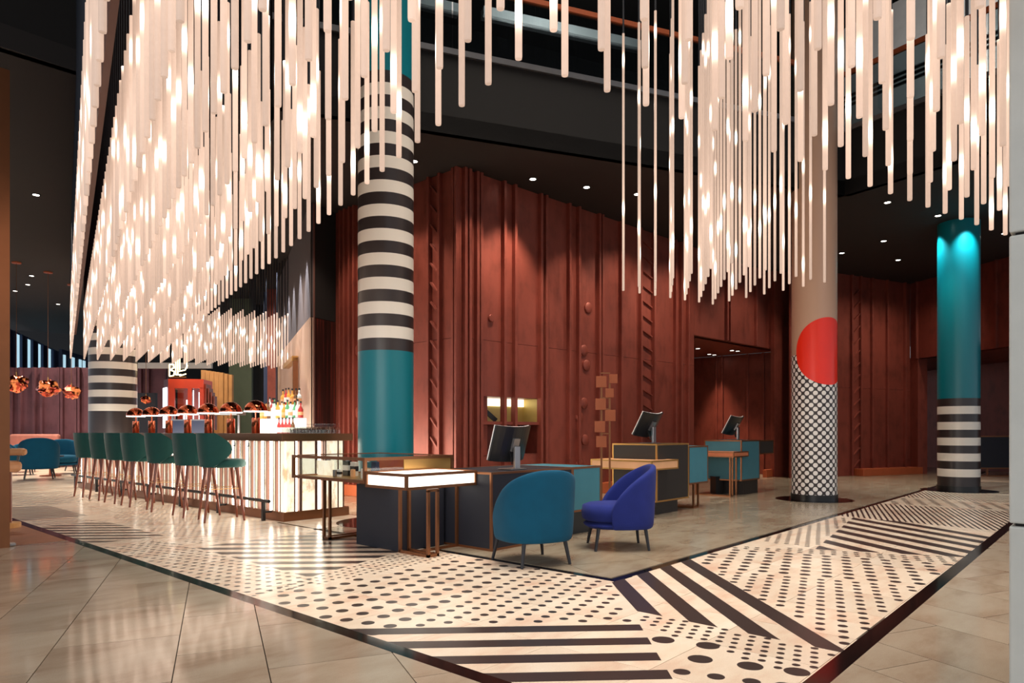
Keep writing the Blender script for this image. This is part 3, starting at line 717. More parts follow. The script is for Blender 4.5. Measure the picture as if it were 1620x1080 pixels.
# ================================================================== HANGING 0.76 LIGHTS
ZB = EYE+1.6
def tube_mesh(r, L):
    return MB().lathe([(r*.55, -.006), (r*.92, -.003), (r, .006), (r, L)], 12).mesh('light_tube')
def chandelier(name, pts, L, label, top, lim=300, r=.0158, rod_r=.011):
    c = sum((Vector(p[:2]).to_3d() for p in pts), Vector())/len(pts); root = thing(name, (c.x, c.y, ZB), label, 'chandelier')
    me = tube_mesh(r, L); rods = MB(); rest = MB()
    pts = sorted(pts, key=lambda p: p[0]*p[0]+p[1]*p[1])
    for i, p in enumerate(pts):
        x, y = p[0]-c.x, p[1]-c.y; dz = p[2]
        if i < lim: link('light_tube', me, 'tube_light', root, loc=(x, y, dz))
        else: rest.lathe([(r*.55, -.006), (r, .004), (r, L)], 8, (x, y, dz))
        rods.lathe([(rod_r, L+dz), (rod_r, top-ZB)], 6, (x, y, 0), cap=False)
    if rest.v: tag(rest.build('light_tubes_far', 'tube_light', root, fix=False), kind='stuff')
    tag(rods.build('suspension_rods', 'rod_blue', root, fix=False), kind='stuff')
    return root
def gridpts(A0, nA, B0, nB, sA=.25, sB=.25, jit=.0):
    out = []
    for i in range(nA):
        for j in range(nB):
            v = AB(A0+sA*i, B0+sB*j)
            D = cY*v.x+sY*v.y
            if D < 2.2 or (v.x > 3.2 and v.y < .55 and v.x < 4.5 and v.y > -1.1): continue
            out.append((v.x, v.y, random.uniform(-jit, jit)))
    return out
chandelier('tube_chandelier', gridpts(2.68, 61, .13, 7), 1.16, 'long left field of glowing hanging tubes running above the bar stools', 9.3)
chandelier('tube_chandelier', gridpts(.93, 7, .13, 31), 1.22, 'front field of glowing hanging tubes across the top of the lobby', 9.3)
chandelier('tube_chandelier', gridpts(16.2, 7, 1.88, 12), 1.16, 'far field of hanging tubes above the back bar', CEIL+.05)
chandelier('tube_chandelier', gridpts(4.26, 7, 5.29, 7), 2.9, 'square cluster of long thin hanging tubes before the dotted column', 10.5, r=.0135)

# ================================================================== COLUMNS
def column(loc, r, top, paint_, label, plate, base='ink_base'):
    c = thing('round_column', loc, label, 'column')
    MB().lathe([(r, .1), (r, top)], 64, cap=False).build('shaft', paint_, c, smooth=True)
    MB().lathe([(r+.012, 0), (r+.012, .1), (r, .1)], 64).build('base_ring', 'black_satin', c, smooth=True)
    MB().lathe([(plate, -.004), (plate, .002)], 48).build('floor_plate', 'strip_black', c)
    return c
column(PD(610.5, 8.74), .352, 10.5, 'paint_bands', 'column with black and white bands above a teal lower part', .62)
column(C2, .36, 10.5, 'paint_dots', 'column with white dots on black and a big red disc', .62)
column(PD(1516.5, 13.43), .36, CEIL, 'paint_bands_low', 'teal column with black and white bands near the floor', .66)
column(PD(179, 15.7), .49, CEIL+.6, 'paint_bands_big', 'thick banded column with black foot beyond the bar', .6)
# concrete pier in the right foreground and copper post in the left
pr = thing('concrete_pier', Vector((3.446, -.3, 0)), 'pale concrete pier at the right edge', 'pier')
zc = [0, .77, 1.96, 3.2, 4.4, 6.0]
for a, b in zip(zc[:-1], zc[1:]): box('concrete_slab', 'concrete', (0, .8, -.6, .653, a+.006, b-.006), pr, bevel=.008)
box('joint_core', 'fascia_dark', (.02, .78, -.58, .633, 0, 6), pr)
PP = F(3.5, 865); po = thing('copper_post', PP, 'copper clad door post at the left edge', 'post')
box('post_core', 'fascia_brown', (-.16, .045, -.06, .12, 0, 4.75), po); box('copper_edge', 'bronze', (-.1, .045, -.085, -.06, 0, 4.75), po)
box('foot_glint', 'silver', (.05, .11, -.03, .04, 0, .035), po, bevel=.01)  # small silver block imitates the bright reflection at the post's foot

# ================================================================== RECEPTION DESKS (world X = u, Y = v)
def framed(root, b, mat, metal='bronze', e=.022, name='body', faces=True):
    x0, x1, y0, y1, z0, z1 = b
    bd = box(name, mat, (x0+.004, x1-.004, y0+.004, y1-.004, z0+.004, z1-.004), root)
    return frame(bd, b, metal, e)
def frame(root, b, metal='bronze', e=.022, name='edge_frame'):
    x0, x1, y0, y1, z0, z1 = b; m = MB(); h = e/2
    for x in (x0+h, x1-h):
        for y in (y0+h, y1-h): m.box(x-h, x+h, y-h, y+h, z0, z1)
    for z in (z0+h, z1-h):
        for x in (x0+h, x1-h): m.box(x-h, x+h, y0+e, y1-e, z-h, z+h)
        for y in (y0+h, y1-h): m.box(x0+e, x1-e, y-h, y+h, z-h, z+h)
    return m.build(name, metal, root, fix=False)
def monitor(base, rz, label, k=1.0, tl=17):
    """faces local +y, back towards -y"""
    m = thing('monitor', base, label, 'monitor', rz)
    MB().box(-.12*k, .12*k, -.1*k, .1*k, 0, .01).build('foot', 'silver', m, bevel=.003)
    sd_ = MB().box(-.04*k, .04*k, -.08*k, -.05*k, .01, .24*k).build('stand', 'silver', m, bevel=.004)
    tilt = math.radians(tl); ct, st = math.cos(tilt), math.sin(tilt)
    def pt(x, y, z): # screen local: z up the panel, y towards user, pivot at stand head
        y += .06*(x/.27)**2/k**0
        return (x*k, (-.02+ct*y - st*z)*k, (.26+st*y+ct*z)*k)
    n = 10; W_, H_ = .27, .19
    def slab(ya, yb, inset=0):
        P = []
        for i in range(n+1):
            x = -W_+inset+(2*W_-2*inset)*i/n; P.append([pt(x, ya, -H_+inset), pt(x, ya, H_-inset), pt(x, yb, H_-inset), pt(x, yb, -H_+inset)])
        mb = MB(); mb.grid(P, closed_v=True); mb.f.append((0,1,2,3)); k_ = n*4; mb.f.append((k_+3, k_+2, k_+1, k_)); return mb
    hs = slab(-.012, .008).build('housing', 'monitor_black', m); slab(.008, .024, .002).build('bezel', 'white_lacquer', hs); slab(.024, .026, .01).build('screen', 'glass_dark', hs)
    mb = MB(); vs = [pt(x, y, z) for x in (-.045, .045) for y in (-.04, -.012) for z in (-.07, .07)]
    mb.add(vs, [(0,1,3,2),(4,6,7,5),(0,4,5,1),(2,3,7,6),(0,2,6,4),(1,5,7,3)]).build('bracket', 'silver', sd_)
    for q in range(4):
        x = -.05+.02*q; p1, p2 = Vector(pt(x, -.02, -.08)), Vector((x*.8*k, -.03*k, .05*k)); MB().bar(p1, p2, .004, .004, 6).build('cable', 'black_satin', sd_)
    return m
# desk 1
d1 = thing('reception_desk', (5.4, 4.95, 0), 'navy reception desk with glowing onyx box and bronze legs, nearest', 'desk')
def loc(b, o): return (b[0]-o.location.x, b[1]-o.location.x*0-0 if False else b[1]-o.location.x, b[2]-o.location.y, b[3]-o.location.y, b[4], b[5])
framed(d1, loc((4.75, 6.05, 4.53, 5.40, .0, .76), d1), 'navy', name='desk_body')
framed(d1, loc((6.05, 6.60, 4.53, 5.40, .26, .76), d1), 'teal_panel', name='side_cabinet')
box('cabinet_plinth', 'black_satin', loc((6.08, 6.52, 4.62, 5.3, 0, .26), d1), d1)
box('pedestal', 'navy', loc((4.15, 4.72, 5.165, 5.87, 0, .62), d1), d1, bevel=.004)
box('onyx_block', 'onyx', loc((3.885, 4.745, 4.745, 5.32, .642, .765), d1), d1); frame(d1, loc((3.87, 4.76, 4.73, 5.335, .63, .775), d1), 'bronze', .026)
legs = [(4.14, 4.745), (4.25, 4.745), (4.14, 5.15), (4.25, 5.15), (4.74, 5.0)]
for x, y in legs: box('leg', 'bronze', loc((x-.013, x+.013, y-.013, y+.013, 0, .61), d1), d1)
for b in ((4.127, 4.263, 4.732, 4.758, 0, .026), (4.127, 4.153, 4.745, 5.15, 0, .026), (4.237, 4.263, 4.745, 5.15, 0, .026), (4.25, 4.75, 4.99, 5.01, 0, .026), (4.127, 4.263, 4.732, 4.758, .60, .626)): box('leg_rail', 'bronze', loc(b, d1), d1)
# glass display case
vc = thing('display_case', (4.5, 6.1, 0), 'bronze framed glass display case on the end of the nearest desk', 'display case')
VB = (3.87, 5.02, 5.345, 6.645, .66, .905)
frame(vc, loc(VB, vc), 'bronze', .03)
box('case_floor', 'brass', loc((3.90, 4.99, 5.375, 6.615, .668, .68), vc), vc)
box('back_panel', 'copper_base', loc((4.98, 5.0, 5.375, 6.615, .69, .875), vc), vc); box('gold_panel', 'brass', loc((4.35, 4.98, 5.35, 5.36, .69, .875), vc), vc)
for b in ((3.878, 3.884, 5.375, 6.615, .69, .875), (3.9, 4.99, 6.63, 6.636, .69, .875), (3.9, 4.99, 5.375, 6.615, .894, .900), (3.9, 4.35, 5.352, 5.357, .69, .875)): box('glass_pane', 'glass', loc(b, vc), vc)
for b in ((4.12, 4.146, 6.31, 6.336, 0, .65), (4.12, 4.146, 6.42, 6.446, 0, .65), (4.62, 4.646, 6.31, 6.336, 0, .65), (4.62, 4.646, 6.42, 6.446, 0, .65)): box('leg', 'bronze', loc(b, vc), vc)
for b in ((4.12, 4.646, 6.31, 6.336, 0, .026), (4.12, 4.646, 6.42, 6.446, 0, .026), (4.12, 4.146, 6.31, 6.446, 0, .026)): box('leg_rail', 'bronze', loc(b, vc), vc)
for y in (5.6, 5.95, 6.3): MB().bar(Vector((4.1, y, .895))-vc.location, Vector((4.1, y, .85))-vc.location, .018, .022, 12).build('case_lamp', 'silver', vc)
def item(name, mat, x, y, w, d, h, label, cat, lid=None):
    r = thing(name, (x, y, .68), label, cat); box('body', mat, (-w/2, w/2, -d/2, d/2, 0, h), r, bevel=.004)
    if lid: box('label_band', lid, (-w/2-.001, w/2+.001, -d/2-.001, d/2+.001, h*.35, h*.7), r)
item('gift_box', 'deep_blue', 4.2, 5.62, .05, .07, .17, 'tall blue box standing in the display case', 'box', 'screen_blue')
item('white_bottle', 'white_lacquer', 4.12, 5.72, .03, .03, .1, 'white bottle beside the blue box in the display case', 'bottle', None)
item('yellow_pouch', 'brass', 4.35, 5.9, .04, .16, .09, 'wide golden pouch lying in the display case', 'pouch')
item('tan_tube', 'tan_panel', 4.2, 6.0, .03, .05, .08, 'short tan box beside the golden pouch', 'box')
item('black_box', 'black_satin', 4.3, 6.25, .05, .1, .16, 'black box with white band in the display case', 'box', 'white_lacquer')
item('white_box', 'white_lacquer', 4.3, 6.12, .05, .08, .15, 'pale grey box with dark band in the display case', 'box', 'navy')
item('glass_candle', 'silver', 4.12, 6.2, .04, .05, .07, 'small silver candle in front of the black box', 'candle')
item('small_white_box', 'white_lacquer', 4.1, 6.1, .03, .05, .08, 'small white box in front of the grey box', 'box', 'black_satin')
mk = MB().prism([(0, 0), (.02, 0), (.02, .34), (0, .2)], 0, .16).build('marble_sample', 'marble'); mk.location = (4.15, 6.3, .68); tag(mk, 'curved marble sample at the far end of the display case', 'sample')
MB_ = monitor(Vector((5.33, 4.78, .76)), math.radians(0), 'silver and black monitor on the nearest navy desk', 1.0)
# desk 2
d2 = thing('reception_desk', (8.8, 5.15, 0), 'charcoal reception desk with brass edges and tan drawer', 'desk')
framed(d2, loc((8.34, 9.27, 4.80, 5.53, .175, .985), d2), 'charcoal', 'brass', .022, 'desk_body'); box('plinth', 'charcoal', loc((8.40, 9.0, 4.84, 5.48, 0, .175), d2), d2)
framed(d2, loc((9.27, 9.90, 4.80, 5.50, .37, .94), d2), 'teal_panel', 'bronze', .022, 'side_cabinet')
framed(d2, loc((7.90, 8.62, 4.62, 5.60, .64, .77), d2), 'tan_panel', 'brass', .02, 'drawer_box')
for x, y in ((9.45, 4.82), (9.6, 4.82), (9.45, 5.45), (9.6, 5.45), (7.93, 5.55), (8.05, 5.55), (7.93, 4.66)): box('leg', 'bronze', loc((x-.012, x+.012, y-.012, y+.012, 0, .64 if x < 9 else .37), d2), d2)
for b in ((9.44, 9.61, 4.81, 4.83, 0, .022), (9.44, 9.46, 4.82, 5.45, 0, .022), (9.59, 9.61, 4.82, 5.45, 0, .022), (7.92, 7.94, 4.66, 5.55, 0, .022)): box('leg_rail', 'bronze', loc(b, d2), d2)
monitor(Vector((8.75, 5.15, .985)), 0, 'tilted monitor on the charcoal desk with brass edges', 1.0, 29)
# desk 3
d3 = thing('reception_desk', (12.4, 5.5, 0), 'teal reception desk with orange drawer, farthest', 'desk')
framed(d3, loc((12.0, 12.83, 5.17, 5.9, .255, 1.0), d3), 'teal_panel', 'bronze', .024, 'desk_body'); box('plinth', 'charcoal', loc((12.15, 12.8, 5.2, 5.85, 0, .255), d3), d3)
framed(d3, loc((12.83, 13.6, 5.2, 5.8, .72, .99), d3), 'charcoal', 'bronze', .022, 'side_cabinet')
framed(d3, loc((11.55, 12.2, 5.12, 6.0, .70, .80), d3), 'orange_panel', 'bronze', .02, 'drawer_box')
for x, y in ((11.58, 5.2), (11.68, 5.2), (11.58, 5.9), (11.68, 5.9), (11.95, 5.25)): box('leg', 'bronze', loc((x-.012, x+.012, y-.012, y+.012, 0, .70), d3), d3)
for b in ((11.57, 11.69, 5.19, 5.21, 0, .022), (11.57, 11.59, 5.2, 5.9, 0, .022), (11.67, 11.69, 5.2, 5.9, 0, .022)): box('leg_rail', 'bronze', loc(b, d3), d3)
monitor(Vector((12.45, 5.5, 1.0)), 0, 'tilted monitor on the farthest teal desk', 1.0, 29)
bn = thing('waste_bin', PD(1134, 12.75), 'black waste bin under the orange drawer of the teal desk', 'bin'); BNL = bn.location
MB().lathe([(.10, 0), (.125, .32), (.118, .32), (.095, .01), (0, .01)], 4).build('bin_body', 'black_satin', bn, rz=.3); MB().lathe([(.127, .3), (.127, .325), (.118, .325)], 4, cap=False).build('rim', 'monitor_black', bn, rz=.3)
simple('plate_copper', srgb(156, 84, 52), .35, .4)
# copper plate stand
ks = thing('copper_plate_stand', PD(958, 9.15), 'tall bronze stand with staggered copper plates behind the blue armchair', 'stand', YAW-pi/2)
for x in (-.055, .055): box('post', 'bronze', (x-.012, x+.012, -.012, .012, 0, 1.9), ks)
box('foot', 'bronze', (-.16, .16, -.14, .14, 0, .015), ks)
for i, (x, z, s_) in enumerate(((-.06, 1.82, 1), (.10, 1.86, .8), (.05, 1.67, .8), (-.07, 1.52, 1), (.06, 1.37, 1), (-.08, 1.22, 1), (-.06, 1.02, 1))):
    box('plate', 'plate_copper', (x-.07*s_, x+.07*s_, -.035 if i % 2 else -.03, -.02 if i % 2 else -.014, z-.075*s_, z+.075*s_), ks, bevel=.002)
for z in (1.93, 1.6, 1.45, 1.12): box('clip', 'bronze', (-.07, .06, -.012, .012, z, z+.015), ks)
# far sideboard
sb = thing('sideboard', PD(1600, 17.6), 'dark sideboard on bronze legs in the far right recess', 'sideboard', YAW-pi/2)
framed(sb, (-.85, 1.2, 0, .5, .2, 1.05), 'navy', 'bronze', .03, 'cabinet_body')
for x in (-.82, -.6, 1.0): box('leg', 'bronze', (x-.02, x+.02, .02, .06, 0, .2), sb)
box('leg_rail', 'bronze', (-.84, 1.0, .02, .06, 0, .03), sb)

# ================================================================== ARMCHAIRS
def armchair(loc_, facing, fab, label, leg='leg_dark', sc=1.0, group=None, name='armchair'):
    """facing: world angle the sitter looks to; local +y is forward"""
    c = thing(name, loc_, label, 'armchair', facing-pi/2, group)
    c.scale = (sc, sc, sc)
    n = 36; P = []
    def sm(t): t = max(0, min(1, t)); return t*t*(3-2*t)
    for i in range(n+1):
        ph = -1.98+3.96*i/n                                   # 0 = middle of the back
        a = abs(ph)
        zt = .40+.43*max(0, math.cos(min(1, max(0, a-.12)/1.86)*pi/2))**.72
        flare = lambda z: 1+.07*(z-.25)/.55
        rx, ry = .335, .335
        dx_, dy_ = math.sin(ph), -math.cos(ph)
        # squarish plan
        q = (abs(dx_)**2.6+abs(dy_)**2.6)**(-1/2.6)
        ex, ey = dx_*q*rx, dy_*q*ry+.02
        ex2, ey2 = dx_*q*(rx-.062), dy_*q*(ry-.062)+.02
        row = []
        prof = [(1, .205), (1, .23), (1, .45), (1, (zt+.45)/2 if zt > .45 else zt-.02), (1, zt-.03)]
        for _, z in prof:
            k = flare(z)*(.94 if z < .21 else 1); row.append((ex*k, ey*k, min(z, zt-.03)))
        k = flare(zt); row.append(((ex*.85+ex2*.15)*k, (ey*.85+ey2*.15)*k, zt-.006)); row.append(((ex+ex2)/2*k, (ey+ey2)/2*k, zt)); row.append(((ex*.15+ex2*.85)*k, (ey*.15+ey2*.85)*k, zt-.008))
        for z in (zt-.03, (zt+.36)/2, .3, .205):
            kk = flare(z); row.append((ex2*kk, ey2*kk, min(z, zt-.03)))
        P.append(row)
    mb = MB(); mb.grid(P, closed_v=True); nv = len(P[0]); mb.f.append(tuple(range(nv))); k0 = n*nv; mb.f.append(tuple(k0+j for j in range(nv-1, -1, -1)))
    sh = mb.build('shell', fab, c, smooth=False)
    for p in sh.data.polygons: p.use_smooth = True
    sub = sh.modifiers.new('s', 'SUBSURF'); sub.levels = sub.render_levels = 1
    def pad(nm, z0, z1, rr, fy, fab_):
        prof = [(0, z0), (rr-.04, z0), (rr-.008, z0+.02), (rr, (z0+z1)/2), (rr-.012, z1-.025), (rr-.06, z1-.004), (rr*.5, z1+.006), (0, z1+.008)]
        m = MB(); m.lathe(prof, 40, cap=False)
        m.v = [(math.copysign(abs(x/rr)**.86, x)*rr, (math.copysign(abs(y/rr)**.86, y)*rr)*(1 if y < 0 else fy)+.02, z) for x, y, z in m.v]
        o = m.build(nm, fab_, c)
        for p in o.data.polygons: p.use_smooth = True
    pad('seat_base', .205, .275, .296, 1.20, fab); pad('seat_cushion', .272, .445, .295, 1.27, fab)
    for x, y, s in ((-.2, -.2, 1), (.2, -.2, 1), (-.22, .26, 1), (.22, .26, 1)):
        MB().bar((x*1.18, y*1.14, 0), (x, y, .215), .013, .019, 10).build('leg', leg, c)
    return c
armchair(W(.19, 6.03), YAW+math.radians(27), 'teal_fabric', 'teal fabric armchair seen from behind at the nearest desk', name='armchair')
armchair(W(1.09, 6.83), YAW+math.radians(92), 'blue_fabric', 'cobalt blue fabric armchair facing left beside the teal one', name='armchair')
# lounge chairs far left
for px, py, fc, lb, s in ((62, 757.5, 33, 'teal lounge armchair seen from behind, nearest of the lounge', 1.22), (100, 749, 215, 'teal lounge armchair facing the viewer beside the nearest lounge armchair', 1.15),
                       (27, 751, -60, 'teal lounge armchair behind the tan leather stool', 1.1), (130, 744, 90, 'teal lounge armchair half hidden by the farthest bar stool', 1.1), (36, 746.5, 200, 'teal lounge armchair behind the nearest lounge armchair', 1.0)):
    armchair(F(px, py), YAW+math.radians(fc), 'teal_fabric', lb, sc=s, group='teal armchairs in the lounge', name='lounge_armchair')
sfa = thing('sofa', F(42, 740.3), 'rose leather sofa against the plum lounge wall', 'sofa', YAW-pi/2)
box('seat', 'rose_leather', (-.75, .75, -.35, .35, .12, .45), sfa, bevel=.05); box('backrest', 'rose_leather', (-.78, .78, .3, .5, .3, 1.08), sfa, bevel=.06); box('arm', 'rose_leather', (-.9, -.72, -.35, .4, .1, .7), sfa, bevel=.04); box('arm', 'rose_leather', (.72, .9, -.35, .4, .1, .7), sfa, bevel=.04)
for x in (-.8, .8):
    for y in (-.28, .35): MB().bar((x, y, 0), (x, y, .13), .02, .025).build('leg', 'leg_dark', sfa)
lt = thing('lounge_table', F(80, 752.5), 'round lounge table with copper foot behind the nearest lounge armchair', 'table')
MB().lathe([(.3, .5), (.3, .53)], 28).build('tabletop', 'leg_dark', lt); MB().bar((0,0,.02), (0,0,.5), .035, .03, 12).build('stem', 'copper_base', lt); MB().lathe([(.24, 0), (.24, .02), (.05, .03)], 24).build('foot', 'copper_base', lt)
# tan leather stool by the copper post
st_ = thing('leather_stool', F(13, 834), 'tan leather stool on a dark pole beside the copper post', 'stool', YAW-pi/2)
box('seat', 'tan_leather', (-.3, .075, -.14, .16, .66, .80), st_, bevel=.05); box('backrest', 'tan_leather', (-.3, .105, .1, .2, .86, .95), st_, bevel=.035); MB().bar((.02, 0, .04), (.02, 0, .67), .022, .022, 12).build('pole', 'leg_wood', st_)
MB().bar((.02, .12, .75), (.02, .15, .9), .014, .014, 8).build('back_post', 'leg_dark', st_); MB().lathe([(.13, 0), (.13, .05), (.12, .06)], 24).build('base', 'oak', st_)
# ================================================================== BAR
BU0, BU1, BV0, BV1 = 4.56, 5.51, 8.01, 16.2
bar = thing('bar_counter', (5.0, 12.0, 0), 'long bar counter with glowing marble and bronze fin front', 'bar counter')
lb_ = lambda b: (b[0]-5.0, b[1]-5.0, b[2]-12.0, b[3]-12.0, b[4], b[5])
box('glow_panel', 'bar_glow', lb_((BU0+.04, BU1-.04, BV0+.04, BV1, .12, 1.02)), bar)
pl = MB(); pl.box(*lb_((BU0-.02, BU1+.02, BV0-.02, BV1, 0, .12))); pl.build('plinth', 'bronze', bar, fix=False, bevel=.004)
v = BV0+.10; k = 0; fin_mesh = {}
def fin_u(v0, w=.014):
    box('fin', 'fin_brown', lb_((BU0-.006, BU0+.04, v0, v0+w*.8, .12, 1.03)), bar)
def slab_u(v0, v1): box('marble_panel', 'marble', lb_((BU0+.0, BU0+.03, v0, v1, .12, 1.03)), bar)
slab_u(BV0, BV0+.09)
R2 = random.Random(3)
while v < BV1-.2:
    glow = R2.choice([.08, .11, .14, .17]); fin_u(v)
    v += glow; fin_u(v); v += .014
    s_ = R2.choice([.04, .05, .07, .05]); slab_u(v, v+s_); v += s_
    if R2.random() < .3: fin_u(v); v += .05
# end face
def fin_v(u0, w=.014): box('fin', 'fin_brown', lb_((u0, u0+w, BV0-.012, BV0+.045, .12, 1.03)), bar)
def slab_v(u0, u1): box('marble_panel', 'marble', lb_((u0, u1, BV0, BV0+.03, .12, 1.03)), bar)
XE = lambda px: ray_hit(px, Vector((BU0, BV0)), 0.0)+BU0
for p in (466, 474, 476.5, 499, 501, 511, 515, 534.5, 543): fin_v(XE(p)-.007)
for p, q in ((450, 465.5), (478, 498), (516, 534), (536, 542)): slab_v(XE(p), XE(q))
# foot rail
rl = MB().bar((BU0-.13-5, 8.15-12, .26), (BU0-.13-5, BV1-12, .26), .022, .022, 12).build('foot_rail', 'black_satin', bar)
for i in range(7):
    y = 8.3+i*1.28-12; box('rail_post', 'black_satin', (BU0-.15-5, BU0-.11-5, y-.02, y+.02, 0, .25), rl); box('rail_bracket', 'black_satin', (BU0-.13-5, BU0-5, y-.01, y+.01, .1, .125), rl)
for y in (8.9, 9.3, 9.9, 10.6):
    MB().box(BU0-.03-5, BU0-.015-5, y-12, y+.05-12, .95, .965).box(BU0-.03-5, BU0-.015-5, y-12, y+.008-12, .95, 1.0).build('bag_hook', 'black_satin', bar, fix=False)
wt = box('bar_worktop', 'bronze', (BU0-.06, BU1+.06, BV0-.05, BV1+.05, 1.03, 1.13), bevel=.006); tag(wt, 'thick bronze coloured worktop of the long bar', 'worktop')
ordn = ['first', 'second', 'third', 'fourth', 'fifth', 'sixth', 'seventh']
# ---- stools
def stool():
    c = thing('bar_stool', (0, 0, 0), 'x', 'stool', 0, 'green velvet bar stools along the bar')   # local +x towards the bar
    nz_, n = 10, 22; P = []; 
    def shell(off):
        Q = []
        for k in range(nz_+1):
            t = k/nz_; z = .70+.435*t
            fm = .95+1.0*math.sin(pi*(t*.85+.05))**1.2
            rr = .245+.03*math.sin(t*pi/2)-off; row = []
            for i in range(n+1):
                ph = -fm+2*fm*i/n; dx_, dy_ = -math.cos(ph), math.sin(ph)
                q = (abs(dx_)**2.4+abs(dy_)**2.4)**(-1/2.4)
                row.append((dx_*q*rr-.015*t, dy_*q*rr, z))
            Q.append(row)
        return Q
    A_, B_ = shell(0), shell(.04)
    mb = MB(); mb.grid(A_); mb.grid(B_)
    m_ = (nz_+1)*(n+1); idx = lambda k, i: k*(n+1)+i
    ring = [idx(0, i) for i in range(n+1)]+[idx(k, n) for k in range(1, nz_+1)]+[idx(nz_, i) for i in range(n-1, -1, -1)]+[idx(k, 0) for k in range(nz_-1, 0, -1)]
    for a, b in zip(ring, ring[1:]+ring[:1]): mb.f.append((a, b, b+m_, a+m_))
    o = mb.build('backrest', 'green_velvet', c)
    for p in o.data.polygons: p.use_smooth = True
    o.modifiers.new('es', 'EDGE_SPLIT').split_angle = math.radians(50)
    prof = [(0, .69), (.2, .69), (.235, .705), (.24, .75), (.225, .785), (.17, .8), (0, .802)]
    m = MB().lathe(prof, 32, cap=False); m.v = [(math.copysign(abs(x/.24)**.8, x)*.24*(1.18 if x > 0 else 1)+.03, math.copysign(abs(y/.24)**.8, y)*.23, z) for x, y, z in m.v]
    o = m.build('seat', 'green_velvet', c)
    for p in o.data.polygons: p.use_smooth = True
    for sx in (-1, 1):
        for sy in (-1, 1): MB().bar((sx*.23+(.02 if sx > 0 else 0), sy*.21, 0), (sx*.16+.01, sy*.15, .70), .0135, .025, 10).build('leg', 'leg_wood', c)
    fr = MB(); z = .42; kx = .205; ky = .185
    for p, q in (((-kx, -ky), (kx, -ky)), ((kx, -ky), (kx, ky)), ((kx, ky), (-kx, ky)), ((-kx, ky), (-kx, -ky))): fr.bar((p[0], p[1], z), (q[0], q[1], z), .004, .004, 6)
    fr.build('foot_ring', 'brass', c)
    return c
s0 = stool(); VP2 = 393.0
Ds = [9.12, 9.62, 10.28, 10.92, 11.40, 11.9, 12.45]
sv0 = 8.36; base_D = Ds[0]
for i, D_ in enumerate(Ds):
    s = s0 if i == 0 else dup(s0)
    s.location = (4.09, 8.78+(D_-base_D)/sY, 0); s.rotation_euler.z = math.radians([-14, -4, -12, -3, 2, 2, 2][i])
    s['label'] = 'green velvet bar stool with wooden legs, %s from the near end of the bar' % ordn[i]
# ---- copper dome lamps
def dome():
    c = thing('dome_lamp', (0, 0, 0), 'x', 'lamp', 0, 'copper dome lamps along the bar')
    MB().lathe([(.058, 0), (.06, .004), (.06, .222), (.055, .226), (0, .226)], 28).build('base', 'copper', c, smooth=True)
    MB().bar((0, 0, .22), (0, 0, .4), .011, .011, 12).build('stem', 'copper', c)
    prof = [(.168*math.cos(a), .325+.165*math.sin(a)) for a in [i*pi/2/10 for i in range(11)]]; inner = [(max(0, r-.005), z-.004) for r, z in reversed(prof)]
    sh_ = MB().lathe(prof+inner, 36, cap=False).build('shade', 'copper', c, smooth=True)
    MB().lathe([(.166, .318), (.17, .326), (.164, .332), (.15, .33)], 36, cap=False).build('light_ring', 'lamp_white', sh_, smooth=True)
    return c
l0 = dome()
for i in range(7):
    l = l0 if i == 0 else dup(l0); l.location = (5.01, 9.61+.79*i, 1.13); l['label'] = 'copper dome lamp on the bar, %s from the near end' % ordn[i]
# ---- glasses on the near end of the worktop
g0_ = thing('stem_glass', (0, 0, 0), 'upturned clear stem glass in the rows at the near end of the bar', 'glass', 0, 'stem glasses on the near bar end')
MB().lathe([(.034, 0), (.036, .05), (.02, .085), (.005, .095)], 12, cap=False).build('bowl', 'glass', g0_); MB().bar((0,0,.095), (0,0,.125), .004, .004, 6).build('stem', 'glass', g0_); MB().lathe([(.03, .125), (.03, .13)], 12).build('foot', 'glass', g0_)
first = True
for r in range(4):
    for k in range(14):
        g = g0_ if first else dup(g0_); first = False; g.location = (5.18+.085*r, 8.10+.085*k, 1.13)
# ---- lit bottle steps on the bar wall (local frame of the wall: x far->near)
def onbar(x, y, z): return BF + Vector((math.cos(T1+pi)*x - math.sin(T1+pi)*y, math.sin(T1+pi)*x + math.cos(T1+pi)*y, 0)) + Vector((0, 0, z))
def bstep(lb, pts, z0, z1):
    o_ = Vector((pts[0][0], pts[0][1], z0)); r = thing('bottle_step', o_, lb, 'shelf', 0, 'glowing bottle steps'); q = [(a-o_.x, b-o_.y) for a, b in pts]
    MB().prism(q, 0, z1-z0-.008).build('step_core', 'shelf_glow', r); MB().prism(q, z1-z0-.008, z1-z0).build('step_top', 'white_lacquer', r)
bstep('lowest white glowing bottle step on the back counter', [(6.5, 10.9), (6.64, 10.9), (7.2, 12.4), (6.5, 12.4)], 1.09, 1.40)
bstep('middle white glowing bottle step behind the bar', [(6.64, 11.25), (6.78, 11.25), (7.2, 12.4), (6.64, 12.4)], 1.40, 1.50)
bstep('short topmost glowing bottle step behind the bar', [(6.72, 11.32), (6.80, 11.32), (7.05, 12.05), (6.72, 12.05)], 1.50, 1.66)
cols = ['amber', 'clear', 'brown', 'green', 'red', 'amber', 'clear']
bm = {}
